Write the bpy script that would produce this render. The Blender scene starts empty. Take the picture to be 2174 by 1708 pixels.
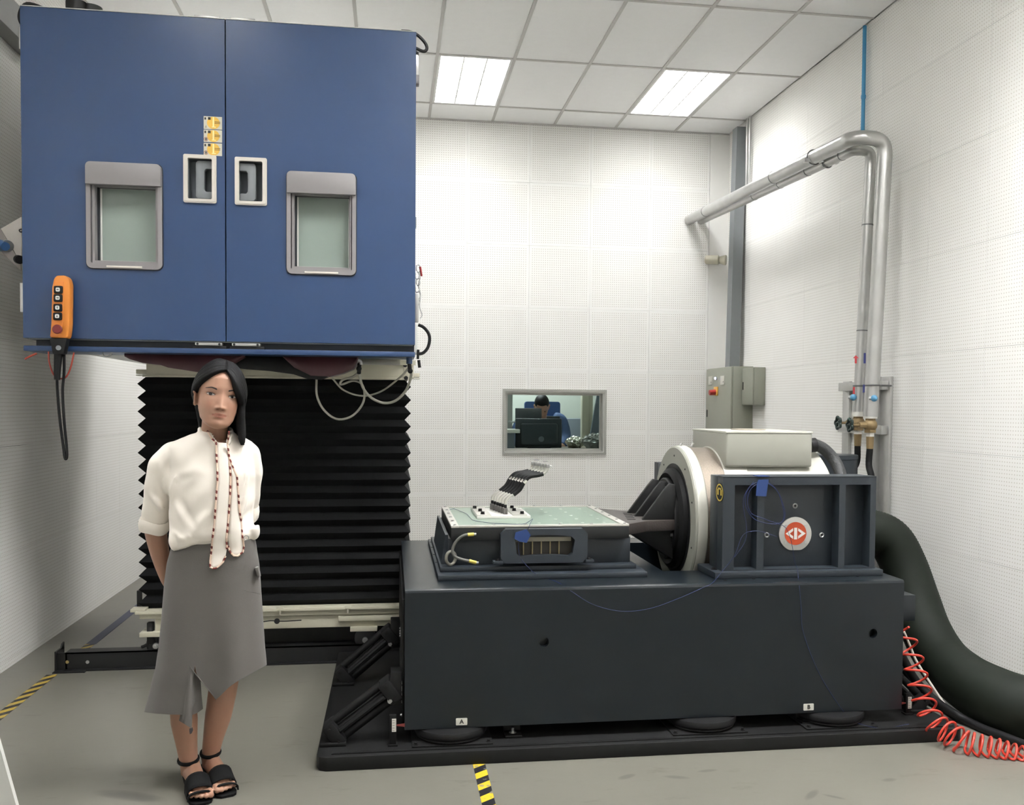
import bpy, bmesh, math, random
from mathutils import Vector, Matrix, Euler
from mathutils.bvhtree import BVHTree
SC = bpy.context.scene
COL = SC.collection
rnd = random.Random(7)
# ---------------------------------------------------------------- camera
F_PX, CX_PX, CY_PX, CAM_H = 2022.0, 1138.0, 931.0, 1.5
YAW, PITCH, ROLL = 0.15099, 0.03406, -0.00833
fwd = Vector((math.sin(YAW)*math.cos(PITCH), math.cos(YAW)*math.cos(PITCH), -math.sin(PITCH)))
rgt = Vector((math.cos(YAW), -math.sin(YAW), 0))
dwn = fwd.cross(rgt)
rg2 = math.cos(ROLL)*rgt + math.sin(ROLL)*dwn
dw2 = -math.sin(ROLL)*rgt + math.cos(ROLL)*dwn
cd = bpy.data.cameras.new('camera'); cam = bpy.data.objects.new('camera', cd); COL.objects.link(cam)
cam.matrix_world = Matrix(((rg2.x, -dw2.x, -fwd.x, 0), (rg2.y, -dw2.y, -fwd.y, 0), (rg2.z, -dw2.z, -fwd.z, CAM_H), (0, 0, 0, 1)))
cd.sensor_fit = 'HORIZONTAL'; cd.sensor_width = 36.0
cd.lens = F_PX/2174.0*36.0
cd.shift_x = (1087.0-CX_PX)/2174.0
cd.shift_y = (CY_PX-854.0)/2174.0
cd.clip_start = 0.05
SC.camera = cam
# ---------------------------------------------------------------- light, exposure
SC.view_settings.view_transform = 'Standard'
SC.view_settings.look = 'None'
SC.view_settings.gamma = 1.0
SC.view_settings.use_curve_mapping = False
SC.view_settings.exposure = 1.66
wd = bpy.data.worlds.new('world'); SC.world = wd; wd.use_nodes = True
wd.node_tree.nodes['Background'].inputs[0].default_value = (0.9, 0.95, 1, 1)
wd.node_tree.nodes['Background'].inputs[1].default_value = 0.02
LAMPS = {'bl': 8.5, 'bm': 7.6, 'br': 7.8, 'fl': 9, 'fm': 22, 'fr': 33, 'rl': 2.5, 'rm': 5.5, 'rr': 10.5}     # emission of the ceiling lamps' diffusers: back, front, unseen rear row added for frontal light; left, middle, right

# survey helpers: a sight line measured from the camera's station, met with a known depth, height or side plane
def sight(x, y): return rg2*((x-CX_PX)/F_PX) + dw2*((y-CY_PX)/F_PX) + fwd
def at_y(x, y, Y):
    v = sight(x, y); v = v*(Y/v.y); return Vector((v.x, v.y, v.z+CAM_H))
def at_z(x, y, z):
    v = sight(x, y); v = v*((z-CAM_H)/v.z); return Vector((v.x, v.y, v.z+CAM_H))
def at_x(x, y, X):
    v = sight(x, y); v = v*(X/v.x); return Vector((v.x, v.y, v.z+CAM_H))

# ---------------------------------------------------------------- materials
MATS = {}
def srgb(r, g, b):
    f = lambda c: (c/255/12.92) if c/255 <= 0.04045 else ((c/255+0.055)/1.055)**2.4
    return (f(r), f(g), f(b), 1)
def mat(name, col, rough=0.5, metal=0.0, var=0.08, scale=8.0, bump=0.0, bscale=60.0, spec=0.5, coat=0.0, trans=0.0, alpha=1.0, emit=0.0, sheen=0.0):
    if name in MATS: return MATS[name]
    m = bpy.data.materials.new(name); m.use_nodes = True
    nt = m.node_tree; b = nt.nodes['Principled BSDF']
    c = srgb(*col) if max(col) > 1.0 else (*col, 1)
    tc = nt.nodes.new('ShaderNodeTexCoord')
    n = nt.nodes.new('ShaderNodeTexNoise'); n.inputs['Scale'].default_value = scale; n.inputs['Detail'].default_value = 5
    nt.links.new(tc.outputs['Object'], n.inputs['Vector'])
    mx = nt.nodes.new('ShaderNodeMix'); mx.data_type = 'RGBA'
    mx.inputs[6].default_value = (c[0]*(1-var), c[1]*(1-var), c[2]*(1-var), 1)
    mx.inputs[7].default_value = (min(1, c[0]*(1+var)), min(1, c[1]*(1+var)), min(1, c[2]*(1+var)), 1)
    nt.links.new(n.outputs['Fac'], mx.inputs[0]); nt.links.new(mx.outputs[2], b.inputs['Base Color'])
    b.inputs['Roughness'].default_value = rough; b.inputs['Metallic'].default_value = metal
    b.inputs['Specular IOR Level'].default_value = spec
    b.inputs['Coat Weight'].default_value = coat; b.inputs['Coat Roughness'].default_value = .26 if name == 'blue_paint' else .08; b.inputs['Transmission Weight'].default_value = trans; b.inputs['Alpha'].default_value = alpha
    if sheen: b.inputs['Sheen Weight'].default_value = sheen
    if emit:
        b.inputs['Emission Color'].default_value = c; b.inputs['Emission Strength'].default_value = emit
    if bump:
        n2 = nt.nodes.new('ShaderNodeTexNoise'); n2.inputs['Scale'].default_value = bscale; n2.inputs['Detail'].default_value = 3
        nt.links.new(tc.outputs['Object'], n2.inputs['Vector'])
        bp = nt.nodes.new('ShaderNodeBump'); bp.inputs['Strength'].default_value = bump; bp.inputs['Distance'].default_value = 0.01
        nt.links.new(n2.outputs['Fac'], bp.inputs['Height']); nt.links.new(bp.outputs['Normal'], b.inputs['Normal'])
    MATS[name] = m
    return m
def nd(nt, typ, **kw):
    n = nt.nodes.new(typ)
    for k, v in kw.items(): setattr(n, k, v)
    return n
def math_node(nt, op, a, b=None, c=None):
    n = nt.nodes.new('ShaderNodeMath'); n.operation = op
    for i, v in enumerate((a, b, c)):
        if v is None: continue
        if isinstance(v, (int, float)): n.inputs[i].default_value = v
        else: nt.links.new(v, n.inputs[i])
    return n.outputs[0]

def perforated_material(name='perforated_board', margin=.014, hole_col=(196, 191, 181)):
    """acoustic board: local x / z grid of small holes with a plain margin round each 0.6 m board"""
    m = mat(name, (245, 244, 240), rough=0.75, var=0.03, scale=3)
    nt = m.node_tree; b = nt.nodes['Principled BSDF']
    src = b.inputs['Base Color'].links[0].from_socket
    tc = next(n for n in nt.nodes if n.type == 'TEX_COORD')
    sp = nd(nt, 'ShaderNodeSeparateXYZ'); nt.links.new(tc.outputs['Object'], sp.inputs[0])
    P = 0.6/28
    def cell(s):
        f = math_node(nt, 'FRACT', math_node(nt, 'DIVIDE', math_node(nt, 'ADD', s, 0.0), P))
        return math_node(nt, 'ABSOLUTE', math_node(nt, 'SUBTRACT', f, 0.5))
    u, v = cell(sp.outputs['X']), cell(sp.outputs['Z'])
    d = math_node(nt, 'SQRT', math_node(nt, 'ADD', math_node(nt, 'MULTIPLY', u, u), math_node(nt, 'MULTIPLY', v, v)))
    hole = math_node(nt, 'LESS_THAN', d, 0.17)
    def inside(s):
        return math_node(nt, 'MULTIPLY', math_node(nt, 'GREATER_THAN', s, margin), math_node(nt, 'LESS_THAN', s, 0.6-margin))
    hole = math_node(nt, 'MULTIPLY', hole, math_node(nt, 'MULTIPLY', inside(sp.outputs['X']), inside(sp.outputs['Z'])))
    mx = nd(nt, 'ShaderNodeMix', data_type='RGBA'); mx.inputs[7].default_value = srgb(*hole_col)
    nt.links.new(hole, mx.inputs[0]); nt.links.new(src, mx.inputs[6]); nt.links.new(mx.outputs[2], b.inputs['Base Color'])
    return m
def floor_material():
    m = mat('epoxy_floor', (113, 111, 102), rough=0.34, var=0.17, scale=1.4, bump=0.05, bscale=14)
    nt = m.node_tree; b = nt.nodes['Principled BSDF']
    src = b.inputs['Base Color'].links[0].from_socket
    tc = next(n for n in nt.nodes if n.type == 'TEX_COORD')
    # scuffs: stretched noise, thresholded
    mp = nd(nt, 'ShaderNodeMapping'); mp.inputs['Scale'].default_value = (2.0, 5.5, 1); mp.inputs['Rotation'].default_value = (0, 0, 0.5)
    nt.links.new(tc.outputs['Object'], mp.inputs[0])
    n = nd(nt, 'ShaderNodeTexNoise'); n.inputs['Scale'].default_value = 2.2; n.inputs['Detail'].default_value = 8; n.inputs['Roughness'].default_value = 0.62
    nt.links.new(mp.outputs[0], n.inputs[0])
    r = nd(nt, 'ShaderNodeValToRGB'); r.color_ramp.elements[0].position = 0.60; r.color_ramp.elements[1].position = 0.78
    nt.links.new(n.outputs['Fac'], r.inputs[0])
    mx = nd(nt, 'ShaderNodeMix', data_type='RGBA'); mx.inputs[7].default_value = srgb(80, 76, 68)
    f = math_node(nt, 'MULTIPLY', r.outputs[0], 0.75)
    nt.links.new(f, mx.inputs[0]); nt.links.new(src, mx.inputs[6])
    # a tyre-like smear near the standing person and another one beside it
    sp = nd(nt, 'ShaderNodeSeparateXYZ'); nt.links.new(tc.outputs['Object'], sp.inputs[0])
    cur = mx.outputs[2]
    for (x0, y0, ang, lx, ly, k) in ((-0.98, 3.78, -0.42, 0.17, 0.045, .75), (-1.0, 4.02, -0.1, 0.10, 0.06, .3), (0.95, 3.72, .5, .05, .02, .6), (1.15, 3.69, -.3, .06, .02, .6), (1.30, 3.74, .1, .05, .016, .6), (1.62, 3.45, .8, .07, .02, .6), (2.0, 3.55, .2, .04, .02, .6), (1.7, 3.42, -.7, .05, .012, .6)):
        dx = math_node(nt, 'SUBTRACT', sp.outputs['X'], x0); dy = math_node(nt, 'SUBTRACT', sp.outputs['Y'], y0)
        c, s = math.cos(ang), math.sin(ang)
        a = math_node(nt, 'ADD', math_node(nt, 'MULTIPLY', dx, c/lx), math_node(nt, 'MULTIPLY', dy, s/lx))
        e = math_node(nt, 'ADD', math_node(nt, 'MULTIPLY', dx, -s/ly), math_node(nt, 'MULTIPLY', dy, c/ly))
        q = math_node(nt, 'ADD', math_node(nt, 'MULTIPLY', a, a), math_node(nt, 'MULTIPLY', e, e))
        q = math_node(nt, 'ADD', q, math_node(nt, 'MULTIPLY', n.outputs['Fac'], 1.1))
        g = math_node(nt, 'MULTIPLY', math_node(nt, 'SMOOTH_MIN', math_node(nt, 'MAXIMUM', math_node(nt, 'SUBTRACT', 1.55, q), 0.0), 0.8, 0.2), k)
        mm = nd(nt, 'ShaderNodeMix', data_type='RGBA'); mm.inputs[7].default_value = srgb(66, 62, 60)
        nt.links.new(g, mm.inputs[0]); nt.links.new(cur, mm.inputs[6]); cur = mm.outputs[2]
    nt.links.new(cur, b.inputs['Base Color'])
    return m
def stripe_material(name, ca, cb, period, skew, wear=0.0):
    """diagonal stripes along local y with worn patches"""
    m = mat(name, ca, rough=0.5, var=0.05, scale=20)
    nt = m.node_tree; b = nt.nodes['Principled BSDF']
    tc = next(n for n in nt.nodes if n.type == 'TEX_COORD')
    sp = nd(nt, 'ShaderNodeSeparateXYZ'); nt.links.new(tc.outputs['Object'], sp.inputs[0])
    s = math_node(nt, 'ADD', sp.outputs['Y'], math_node(nt, 'MULTIPLY', sp.outputs['X'], skew))
    st = math_node(nt, 'GREATER_THAN', math_node(nt, 'FRACT', math_node(nt, 'DIVIDE', s, period)), 0.5)
    mx = nd(nt, 'ShaderNodeMix', data_type='RGBA'); mx.inputs[6].default_value = srgb(*ca); mx.inputs[7].default_value = srgb(*cb)
    nt.links.new(st, mx.inputs[0])
    out = mx.outputs[2]
    if wear:
        n = nd(nt, 'ShaderNodeTexNoise'); n.inputs['Scale'].default_value = 26; n.inputs['Detail'].default_value = 6
        nt.links.new(tc.outputs['Object'], n.inputs[0])
        g = math_node(nt, 'GREATER_THAN', n.outputs['Fac'], 0.62)
        m2 = nd(nt, 'ShaderNodeMix', data_type='RGBA'); m2.inputs[7].default_value = srgb(128, 124, 112)
        nt.links.new(math_node(nt, 'MULTIPLY', g, wear), m2.inputs[0]); nt.links.new(out, m2.inputs[6]); out = m2.outputs[2]
    nt.links.new(out, b.inputs['Base Color'])
    return m

# ---------------------------------------------------------------- mesh helpers
ORIG = {}
class MB:
    """collects primitives (world coordinates) and links them as ONE mesh object"""
    def __init__(s): s.bm = bmesh.new()
    def _merge(s, b, M=None):
        vs = [s.bm.verts.new((M @ v.co) if M else v.co) for v in b.verts]
        b.verts.index_update()
        for f in b.faces:
            try: s.bm.faces.new([vs[v.index] for v in f.verts])
            except ValueError: pass
        b.free()
    def box(s, x0, x1, y0, y1, z0, z1, bev=0.0, seg=2, M=None):
        b = bmesh.new(); bmesh.ops.create_cube(b, size=1.0)
        for v in b.verts:
            v.co = Vector((x0+(x1-x0)*(v.co.x+.5), y0+(y1-y0)*(v.co.y+.5), z0+(z1-z0)*(v.co.z+.5)))
        if bev: bmesh.ops.bevel(b, geom=b.edges[:], offset=min(bev, .45*min(abs(x1-x0), abs(y1-y0), abs(z1-z0))), segments=seg, profile=.5, affect='EDGES')
        s._merge(b, M); return s
    def prism(s, poly, axis, a, b_, bev=0.0, M=None):
        """polygon in the two other axes (in x,y,z order), swept along axis from a to b_"""
        b = bmesh.new()
        def p3(u, v, w):
            return Vector((w, u, v)) if axis == 'x' else Vector((u, w, v)) if axis == 'y' else Vector((u, v, w))
        lo = [b.verts.new(p3(u, v, a)) for u, v in poly]; hi = [b.verts.new(p3(u, v, b_)) for u, v in poly]
        n = len(poly)
        b.faces.new(lo); b.faces.new(hi[::-1])
        for i in range(n): b.faces.new((lo[i], hi[i], hi[(i+1) % n], lo[(i+1) % n]))
        bmesh.ops.recalc_face_normals(b, faces=b.faces[:])
        if bev: bmesh.ops.bevel(b, geom=b.edges[:], offset=bev, segments=2, profile=.5, affect='EDGES')
        s._merge(b, M); return s
    def slab(s, us, vs, w0, w1, axis, holes):
        """rectangle us x vs with rectangular holes, thick from w0 to w1 along axis"""
        U = sorted(set([us[0], us[1]] + [h[0] for h in holes] + [h[1] for h in holes])); V = sorted(set([vs[0], vs[1]] + [h[2] for h in holes] + [h[3] for h in holes]))
        U = [u for u in U if us[0] <= u <= us[1]]; V = [v for v in V if vs[0] <= v <= vs[1]]
        def solid(i, j):
            if i < 0 or j < 0 or i >= len(U)-1 or j >= len(V)-1: return False
            cu, cv = (U[i]+U[i+1])/2, (V[j]+V[j+1])/2
            return not any(h[0] < cu < h[1] and h[2] < cv < h[3] for h in holes)
        b = bmesh.new(); vd = {}
        def vt(i, j, w):
            k = (i, j, w)
            if k not in vd:
                u, v = U[i], V[j]
                vd[k] = b.verts.new(Vector((w, u, v)) if axis == 'x' else Vector((u, w, v)) if axis == 'y' else Vector((u, v, w)))
            return vd[k]
        for i in range(len(U)-1):
            for j in range(len(V)-1):
                if not solid(i, j): continue
                for w in (w0, w1): b.faces.new((vt(i, j, w), vt(i+1, j, w), vt(i+1, j+1, w), vt(i, j+1, w)))
                for di, dj, e in ((-1, 0, ((i, j), (i, j+1))), (1, 0, ((i+1, j), (i+1, j+1))), (0, -1, ((i, j), (i+1, j))), (0, 1, ((i, j+1), (i+1, j+1)))):
                    if not solid(i+di, j+dj):
                        (a0, a1), (b0, b1) = e
                        b.faces.new((vt(a0, a1, w0), vt(b0, b1, w0), vt(b0, b1, w1), vt(a0, a1, w1)))
        bmesh.ops.recalc_face_normals(b, faces=b.faces[:])
        s._merge(b); return s
    def cyl(s, p0, p1, r0, r1=None, n=20, bev=0.0):
        p0, p1 = Vector(p0), Vector(p1); r1 = r0 if r1 is None else r1
        d = p1-p0; q = d.to_track_quat('Z', 'Y')
        b = bmesh.new()
        prof = [(r0, 0), (r1, d.length)]
        if bev: prof = [(r0-bev, 0), (r0, bev), (r1, d.length-bev), (r1-bev, d.length)]
        rings = []
        for r, z in prof: rings.append([b.verts.new(Vector((r*math.cos(2*math.pi*k/n), r*math.sin(2*math.pi*k/n), z))) for k in range(n)])
        for A, B in zip(rings, rings[1:]):
            for k in range(n): b.faces.new((A[k], A[(k+1) % n], B[(k+1) % n], B[k]))
        b.faces.new(rings[0][::-1]); b.faces.new(rings[-1])
        s._merge(b, Matrix.Translation(p0) @ q.to_matrix().to_4x4()); return s
    def lathe(s, prof, o, axis=(0, 0, 1), n=48, a0=0, a1=2*math.pi, closed=False):
        """prof = [(radius, height)...] turned about axis through o"""
        b = bmesh.new(); full = abs(a1-a0-2*math.pi) < 1e-6; m = n if full else n+1
        rings = [[b.verts.new(Vector((r*math.cos(a0+(a1-a0)*k/n), r*math.sin(a0+(a1-a0)*k/n), z))) for k in range(m)] for r, z in prof]
        prs = list(zip(rings, rings[1:])) + ([(rings[-1], rings[0])] if closed else [])
        for A, B in prs:
            for k in range(n):
                k2 = (k+1) % m
                b.faces.new((A[k], A[k2], B[k2], B[k]))
        if not closed:
            if prof[0][0] > 1e-6 and full: b.faces.new(rings[0][::-1])
            if prof[-1][0] > 1e-6 and full: b.faces.new(rings[-1])
        bmesh.ops.remove_doubles(b, verts=b.verts[:], dist=1e-6)
        bmesh.ops.recalc_face_normals(b, faces=b.faces[:])
        q = Vector(axis).to_track_quat('Z', 'Y')
        s._merge(b, Matrix.Translation(Vector(o)) @ q.to_matrix().to_4x4()); return s
    def tube(s, pts, r, n=10, sub=6, closed=False, smooth=True, cap=True, corr=0.0, corr_len=0.02):
        """round tube along a curve through pts; r a number or a list; corr = corrugation depth"""
        pts = [Vector(p) for p in pts]
        rs = r if isinstance(r, (list, tuple)) else [r]*len(pts)
        P, R = [], []
        if smooth and len(pts) > 2:
            m = len(pts)
            for i in range(m if closed else m-1):
                p1, p2 = pts[i], pts[(i+1) % m]
                p0 = pts[i-1] if (i > 0 or closed) else p1*2-p2
                p3 = pts[(i+2) % m] if (i+2 < m or closed) else p2*2-p1
                for k in range(sub):
                    t = k/sub
                    P.append(.5*((2*p1)+(p2-p0)*t+(2*p0-5*p1+4*p2-p3)*t*t+(3*p1-p0-3*p2+p3)*t**3)); R.append(rs[i]*(1-t)+rs[(i+1) % m]*t)
            if not closed: P.append(pts[-1]); R.append(rs[-1])
        else: P, R = pts, rs
        if corr:
            L = [0]
            for a, b_ in zip(P, P[1:]): L.append(L[-1]+(b_-a).length)
            N = int(L[-1]/corr_len*2); Q, S = [], []
            j = 0
            for k in range(N+1):
                l = L[-1]*k/N
                while j < len(L)-2 and L[j+1] < l: j += 1
                t = (l-L[j])/max(1e-9, L[j+1]-L[j]); Q.append(P[j].lerp(P[j+1], t)); S.append(R[j]*(1-t)+R[j+1]*t - (corr if k % 2 else 0))
            P, R = Q, S
        b = bmesh.new(); rings = []
        T = [((P[(i+1) % len(P)] if (closed or i < len(P)-1) else P[i]) - (P[i-1] if (closed or i > 0) else P[i])).normalized() for i in range(len(P))]
        up = Vector((0, 0, 1)) if abs(T[0].z) < .9 else Vector((1, 0, 0))
        u = (up-T[0]*up.dot(T[0])).normalized()
        for i, p in enumerate(P):
            u = (u-T[i]*u.dot(T[i])).normalized(); w = T[i].cross(u)
            rings.append([b.verts.new(p+(u*math.cos(2*math.pi*k/n)+w*math.sin(2*math.pi*k/n))*R[i]) for k in range(n)])
        for A, B in list(zip(rings, rings[1:])) + ([(rings[-1], rings[0])] if closed else []):
            for k in range(n): b.faces.new((A[k], A[(k+1) % n], B[(k+1) % n], B[k]))
        if not closed and cap: b.faces.new(rings[0][::-1]); b.faces.new(rings[-1])
        s._merge(b); return s
    def ball(s, c, r, sx=1, sy=1, sz=1, n=16, M=None):
        b = bmesh.new(); bmesh.ops.create_uvsphere(b, u_segments=n, v_segments=max(6, n//2+2), radius=r)
        for v in b.verts: v.co = Vector((v.co.x*sx, v.co.y*sy, v.co.z*sz))
        if M: 
            for v in b.verts: v.co = M @ v.co
        for v in b.verts: v.co += Vector(c)
        s._merge(b); return s
    def bolt(s, c, axis, r=.008, h=.006, n=6):
        c = Vector(c); a = Vector(axis).normalized(); s.cyl(c, c+a*h, r, r*.95, n=n); s.cyl(c-a*.001, c+a*h*.3, r*1.5, n=14); return s
    def grid(s, rows, closed_u=False):
        """rows of points -> quad sheet"""
        R = [[s.bm.verts.new(Vector(p)) for p in row] for row in rows]
        for A, B in zip(R, R[1:]):
            m = len(A)
            for k in range(m if closed_u else m-1): s.bm.faces.new((A[k], A[(k+1) % m], B[(k+1) % m], B[k]))
        return R
    def build(s, name, m, parent=None, smooth=35, kind=None, normals=True):
        me = bpy.data.meshes.new(name)
        if normals: bmesh.ops.recalc_face_normals(s.bm, faces=s.bm.faces[:])
        o0 = ORIG.get(parent, Vector()) if parent else Vector()
        for v in s.bm.verts: v.co -= o0
        s.bm.to_mesh(me); s.bm.free()
        me.materials.append(m)
        if smooth:
            me.shade_smooth(); me.set_sharp_from_angle(angle=math.radians(smooth))
        o = bpy.data.objects.new(name, me); COL.objects.link(o)
        if parent: o.parent = parent; ORIG[o] = o0
        if kind: o['kind'] = kind
        return o
def tag(o, label=None, cat=None, group=None, kind=None):
    for k, v in (('label', label), ('category', cat), ('group', group), ('kind', kind)):
        if v: o[k] = v
    return o
def thing(name, loc, label, cat, group=None):
    o = bpy.data.objects.new(name, None); COL.objects.link(o); o.location = loc; o.empty_display_size = .1
    ORIG[o] = Vector(loc); return tag(o, label, cat, group)
def single(mb, name, m, label, cat, group=None, smooth=35):
    """a thing that is one mesh, its origin at its base"""
    vs = [v.co.copy() for v in mb.bm.verts]
    c = Vector((sum(v.x for v in vs)/len(vs), sum(v.y for v in vs)/len(vs), min(v.z for v in vs)))
    for v in mb.bm.verts: v.co -= c
    o = mb.build(name, m, None, smooth); o.location = c; ORIG[o] = c
    return tag(o, label, cat, group)
def text_mesh(body, size, name, m, M, parent, extrude=.0006, bold=0.0):
    cu = bpy.data.curves.new(name, 'FONT'); cu.body = body; cu.size = size; cu.align_x = 'CENTER'; cu.align_y = 'CENTER'; cu.extrude = extrude; cu.offset = bold
    t = bpy.data.objects.new(name, cu); COL.objects.link(t)
    dg = bpy.context.evaluated_depsgraph_get(); dg.update()
    me = bpy.data.meshes.new_from_object(t.evaluated_get(dg))
    COL.objects.unlink(t); bpy.data.objects.remove(t); bpy.data.curves.remove(cu)
    o0 = ORIG.get(parent, Vector())
    me.transform(Matrix.Translation(-o0) @ M); me.materials.clear(); me.materials.append(m); me.name = name
    o = bpy.data.objects.new(name, me); COL.objects.link(o); o.parent = parent; ORIG[o] = o0
    return o
FACING = Matrix(((1, 0, 0, 0), (0, 0, -1, 0), (0, 1, 0, 0), (0, 0, 0, 1)))   # text lying in xz, read from -y
def rounded(u0, u1, v0, v1, r, n=5):
    out = []
    for cu, cv, a in ((u1-r, v1-r, 0), (u0+r, v1-r, 90), (u0+r, v0+r, 180), (u1-r, v0+r, 270)):
        for k in range(n+1):
            t = math.radians(a+90*k/n); out.append((cu+r*math.cos(t), cv+r*math.sin(t)))
    return out
def ring_plate(mb, outer, inner, axis, a, b_):
    """plate between two outlines having the same count of points"""
    b = bmesh.new()
    def p3(u, v, w): return Vector((w, u, v)) if axis == 'x' else Vector((u, w, v)) if axis == 'y' else Vector((u, v, w))
    L = [[b.verts.new(p3(u, v, w)) for u, v in o] for w in (a, b_) for o in (outer, inner)]
    n = len(outer)
    for A, B in ((L[0], L[1]), (L[2], L[3]), (L[0], L[2]), (L[1], L[3])):
        for k in range(n): b.faces.new((A[k], A[(k+1) % n], B[(k+1) % n], B[k]))
    bmesh.ops.recalc_face_normals(b, faces=b.faces[:]); mb._merge(b); return mb
# ================================================================ the room
XL, XR, YB, YF, ZC = -2.13, 3.31, 9.15, -2.12, 4.21
M_perf = perforated_material()
M_perf2 = perforated_material('perforated_side_board', 0.0, (210, 205, 196))
M_wall = mat('wall_paint', (245, 244, 240), .75, var=.03, scale=2)
M_tile = mat('ceiling_tile', (252, 252, 251), .85, var=.03, scale=14, bump=.1, bscale=160)
M_tbar = mat('ceiling_bar', (200, 198, 194), .5, var=.03)
M_floor = floor_material()
floor = MB().slab((XL-.2, XR+.2), (YF-.2, YB+2.6), -.1, 0, 'z', []).build('floor', M_floor, kind='structure', smooth=0)
WX0, WX1, WZ0, WZ1 = 1.088, 2.062, 1.058, 1.640      # opening of the observation window
wall_back = MB().slab((XL-.2, XR+.2), (0, ZC+.3), YB+.014, YB+.12, 'y', [(WX0, WX1, WZ0, WZ1)]).build('wall_back', M_wall, kind='structure', smooth=0)
wall_left = MB().box(XL-.2, XL-.013, YF, YB+.014, 0, ZC+.3).build('wall_left', M_wall, kind='structure', smooth=0)
wall_right = MB().box(XR+.013, XR+.2, YF, YB+.014, 0, ZC+.3).build('wall_right', M_wall, kind='structure', smooth=0)
wall_front = MB().box(XL-.2, XR+.2, YF-.1, YF, 0, ZC+.3).build('wall_front', M_wall, kind='structure', smooth=0)
ceiling = MB().box(XL-.2, XR+.2, YF-.1, YB+.12, ZC+.13, ZC+.25).build('ceiling', M_wall, kind='structure', smooth=0)
trim = MB().box(3.112, XR, YB-.006, YB+.014, 0, ZC).build('trim_1', M_wall, kind='structure', smooth=0)

PAN = {}
def board_mesh(x0, x1, z0, z1, hole=None, m=None):
    k = (m.name, round(x0, 3), round(x1, 3), round(z0, 3), round(z1, 3), hole)
    if k not in PAN:
        mb = MB()
        if hole: mb.slab((x0+.0008, x1-.0008), (z0+.0008, z1-.0008), 0, .0135, 'y', [hole])
        else: mb.box(x0+.0008, x1-.0008, 0, .0135, z0+.0008, z1-.0008)
        o = mb.build('acoustic_board', m, smooth=0); PAN[k] = o.data; bpy.data.objects.remove(o)
    return PAN[k]
def board(parent, loc, rz, x0, x1, z0, z1, hole=None):
    o = bpy.data.objects.new('acoustic_board', board_mesh(x0, x1, z0, z1, hole, M_perf2 if rz else M_perf)); COL.objects.link(o)
    o.parent = parent; o.location = loc; o.rotation_euler.z = rz
Z0 = .05-.6
rows = [Z0+.6*k for k in range(9)]
for z in rows:
    a, b_ = max(0, -z), min(.6, ZC-z)
    if b_-a < .03: continue
    x = 3.11-.6
    while x > XL-.6:
        xa, xb = max(0, XL-x), .6
        h = None
        if x < WX1 and x+.6 > WX0 and z < WZ1 and z+.6 > WZ0:
            h = (max(xa-.01, WX0-x), min(.61, WX1-x), max(a-.01, WZ0-z), min(.61, WZ1-z))
        if xb-xa > .02: board(wall_back, (x, YB, z), 0, xa, xb, a, b_, h)
        x -= .6
    for k in range(9):
        y = YB-.6*k
        board(wall_right, (XR, y, z), -math.pi/2, 0, .6, a, b_)
        board(wall_left, (XL, y-.6, z), math.pi/2, 0, .6, a, b_)
# ceiling grid: runners every 0.6 m, cross bars every 1.2 m, a tile in each cell
gx = [.344+.6*k for k in range(-5, 6)]; gx = [x for x in gx if XL < x < XR]
gy = [8.68-1.2*k for k in range(0, 10)]; gy = [y for y in gy if y > YF]
LX = {(-1.456, .2), (.344, 1), (2.144, 1)}
lamps = []
for yl, e in ((7.48, 'b'), (2.68, 'f'), (-.92, 'r')):
    for xl in (-1.456, .344, 2.144): lamps.append((xl, yl, e))
for x in gx: MB().box(x-.012, x+.012, YF, YB, ZC-.006, ZC+.004).build('ceiling_bar', M_tbar, ceiling, smooth=0)
xs = [XL]+gx+[XR]; ys = [YF]+gy[::-1]+[YB]
for y in gy:
    for xa, xb in zip(xs, xs[1:]): MB().box(xa+.012, xb-.012, y-.012, y+.012, ZC-.006, ZC+.004).build('ceiling_bar', M_tbar, ceiling, smooth=0)
for xa, xb in zip(xs, xs[1:]):
    for ya, yb in zip(ys, ys[1:]):
        if any(abs(xa-l[0]) < .01 and abs(ya-l[1]) < .01 for l in lamps): continue
        if xb-xa < .1 or yb-ya < .1:
            MB().box(xa, xb, ya, yb, ZC, ZC+.012).build('ceiling_tile', M_tile, ceiling, smooth=0); continue
        MB().box(xa+.008, xb-.008, ya+.008, yb-.008, ZC+.001, ZC+.014, bev=.003, seg=1).build('ceiling_tile', M_tile, ceiling, smooth=0)
trim2 = MB().box(XL, 3.30, YB-.02, YB, ZC-.012, ZC).build('trim_2', M_tbar, kind='structure', smooth=0)
M_lampbody = mat('lamp_enamel', (225, 225, 222), .35, var=.02)
def lamp_mat(k, e): return mat('lamp_diffuser_'+k, (250, 250, 252), .5, var=0, emit=e)
M_tubeoff = mat('lamp_reflector', (235, 235, 232), .2, metal=.0, var=.02)
LAB = {(2.144, 'b'): 'lit ceiling troffer at the right, nearest the galvanised pipes', (.344, 'b'): 'lit ceiling troffer just right of the blue chamber top',
       (-1.456, 'b'): 'lit ceiling troffer hidden above the blue chamber', (-1.456, 'f'): 'ceiling troffer left, in front of the chamber and out of view', (.344, 'f'): 'ceiling troffer in the middle above the work area, out of view', (2.144, 'f'): 'ceiling troffer right above the work area, out of view',
       (-1.456, 'r'): 'unseen ceiling lamp added behind the camera for frontal light, left', (.344, 'r'): 'unseen ceiling lamp added behind the camera for frontal light, middle', (2.144, 'r'): 'unseen ceiling lamp added behind the camera for frontal light, right'}
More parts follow.
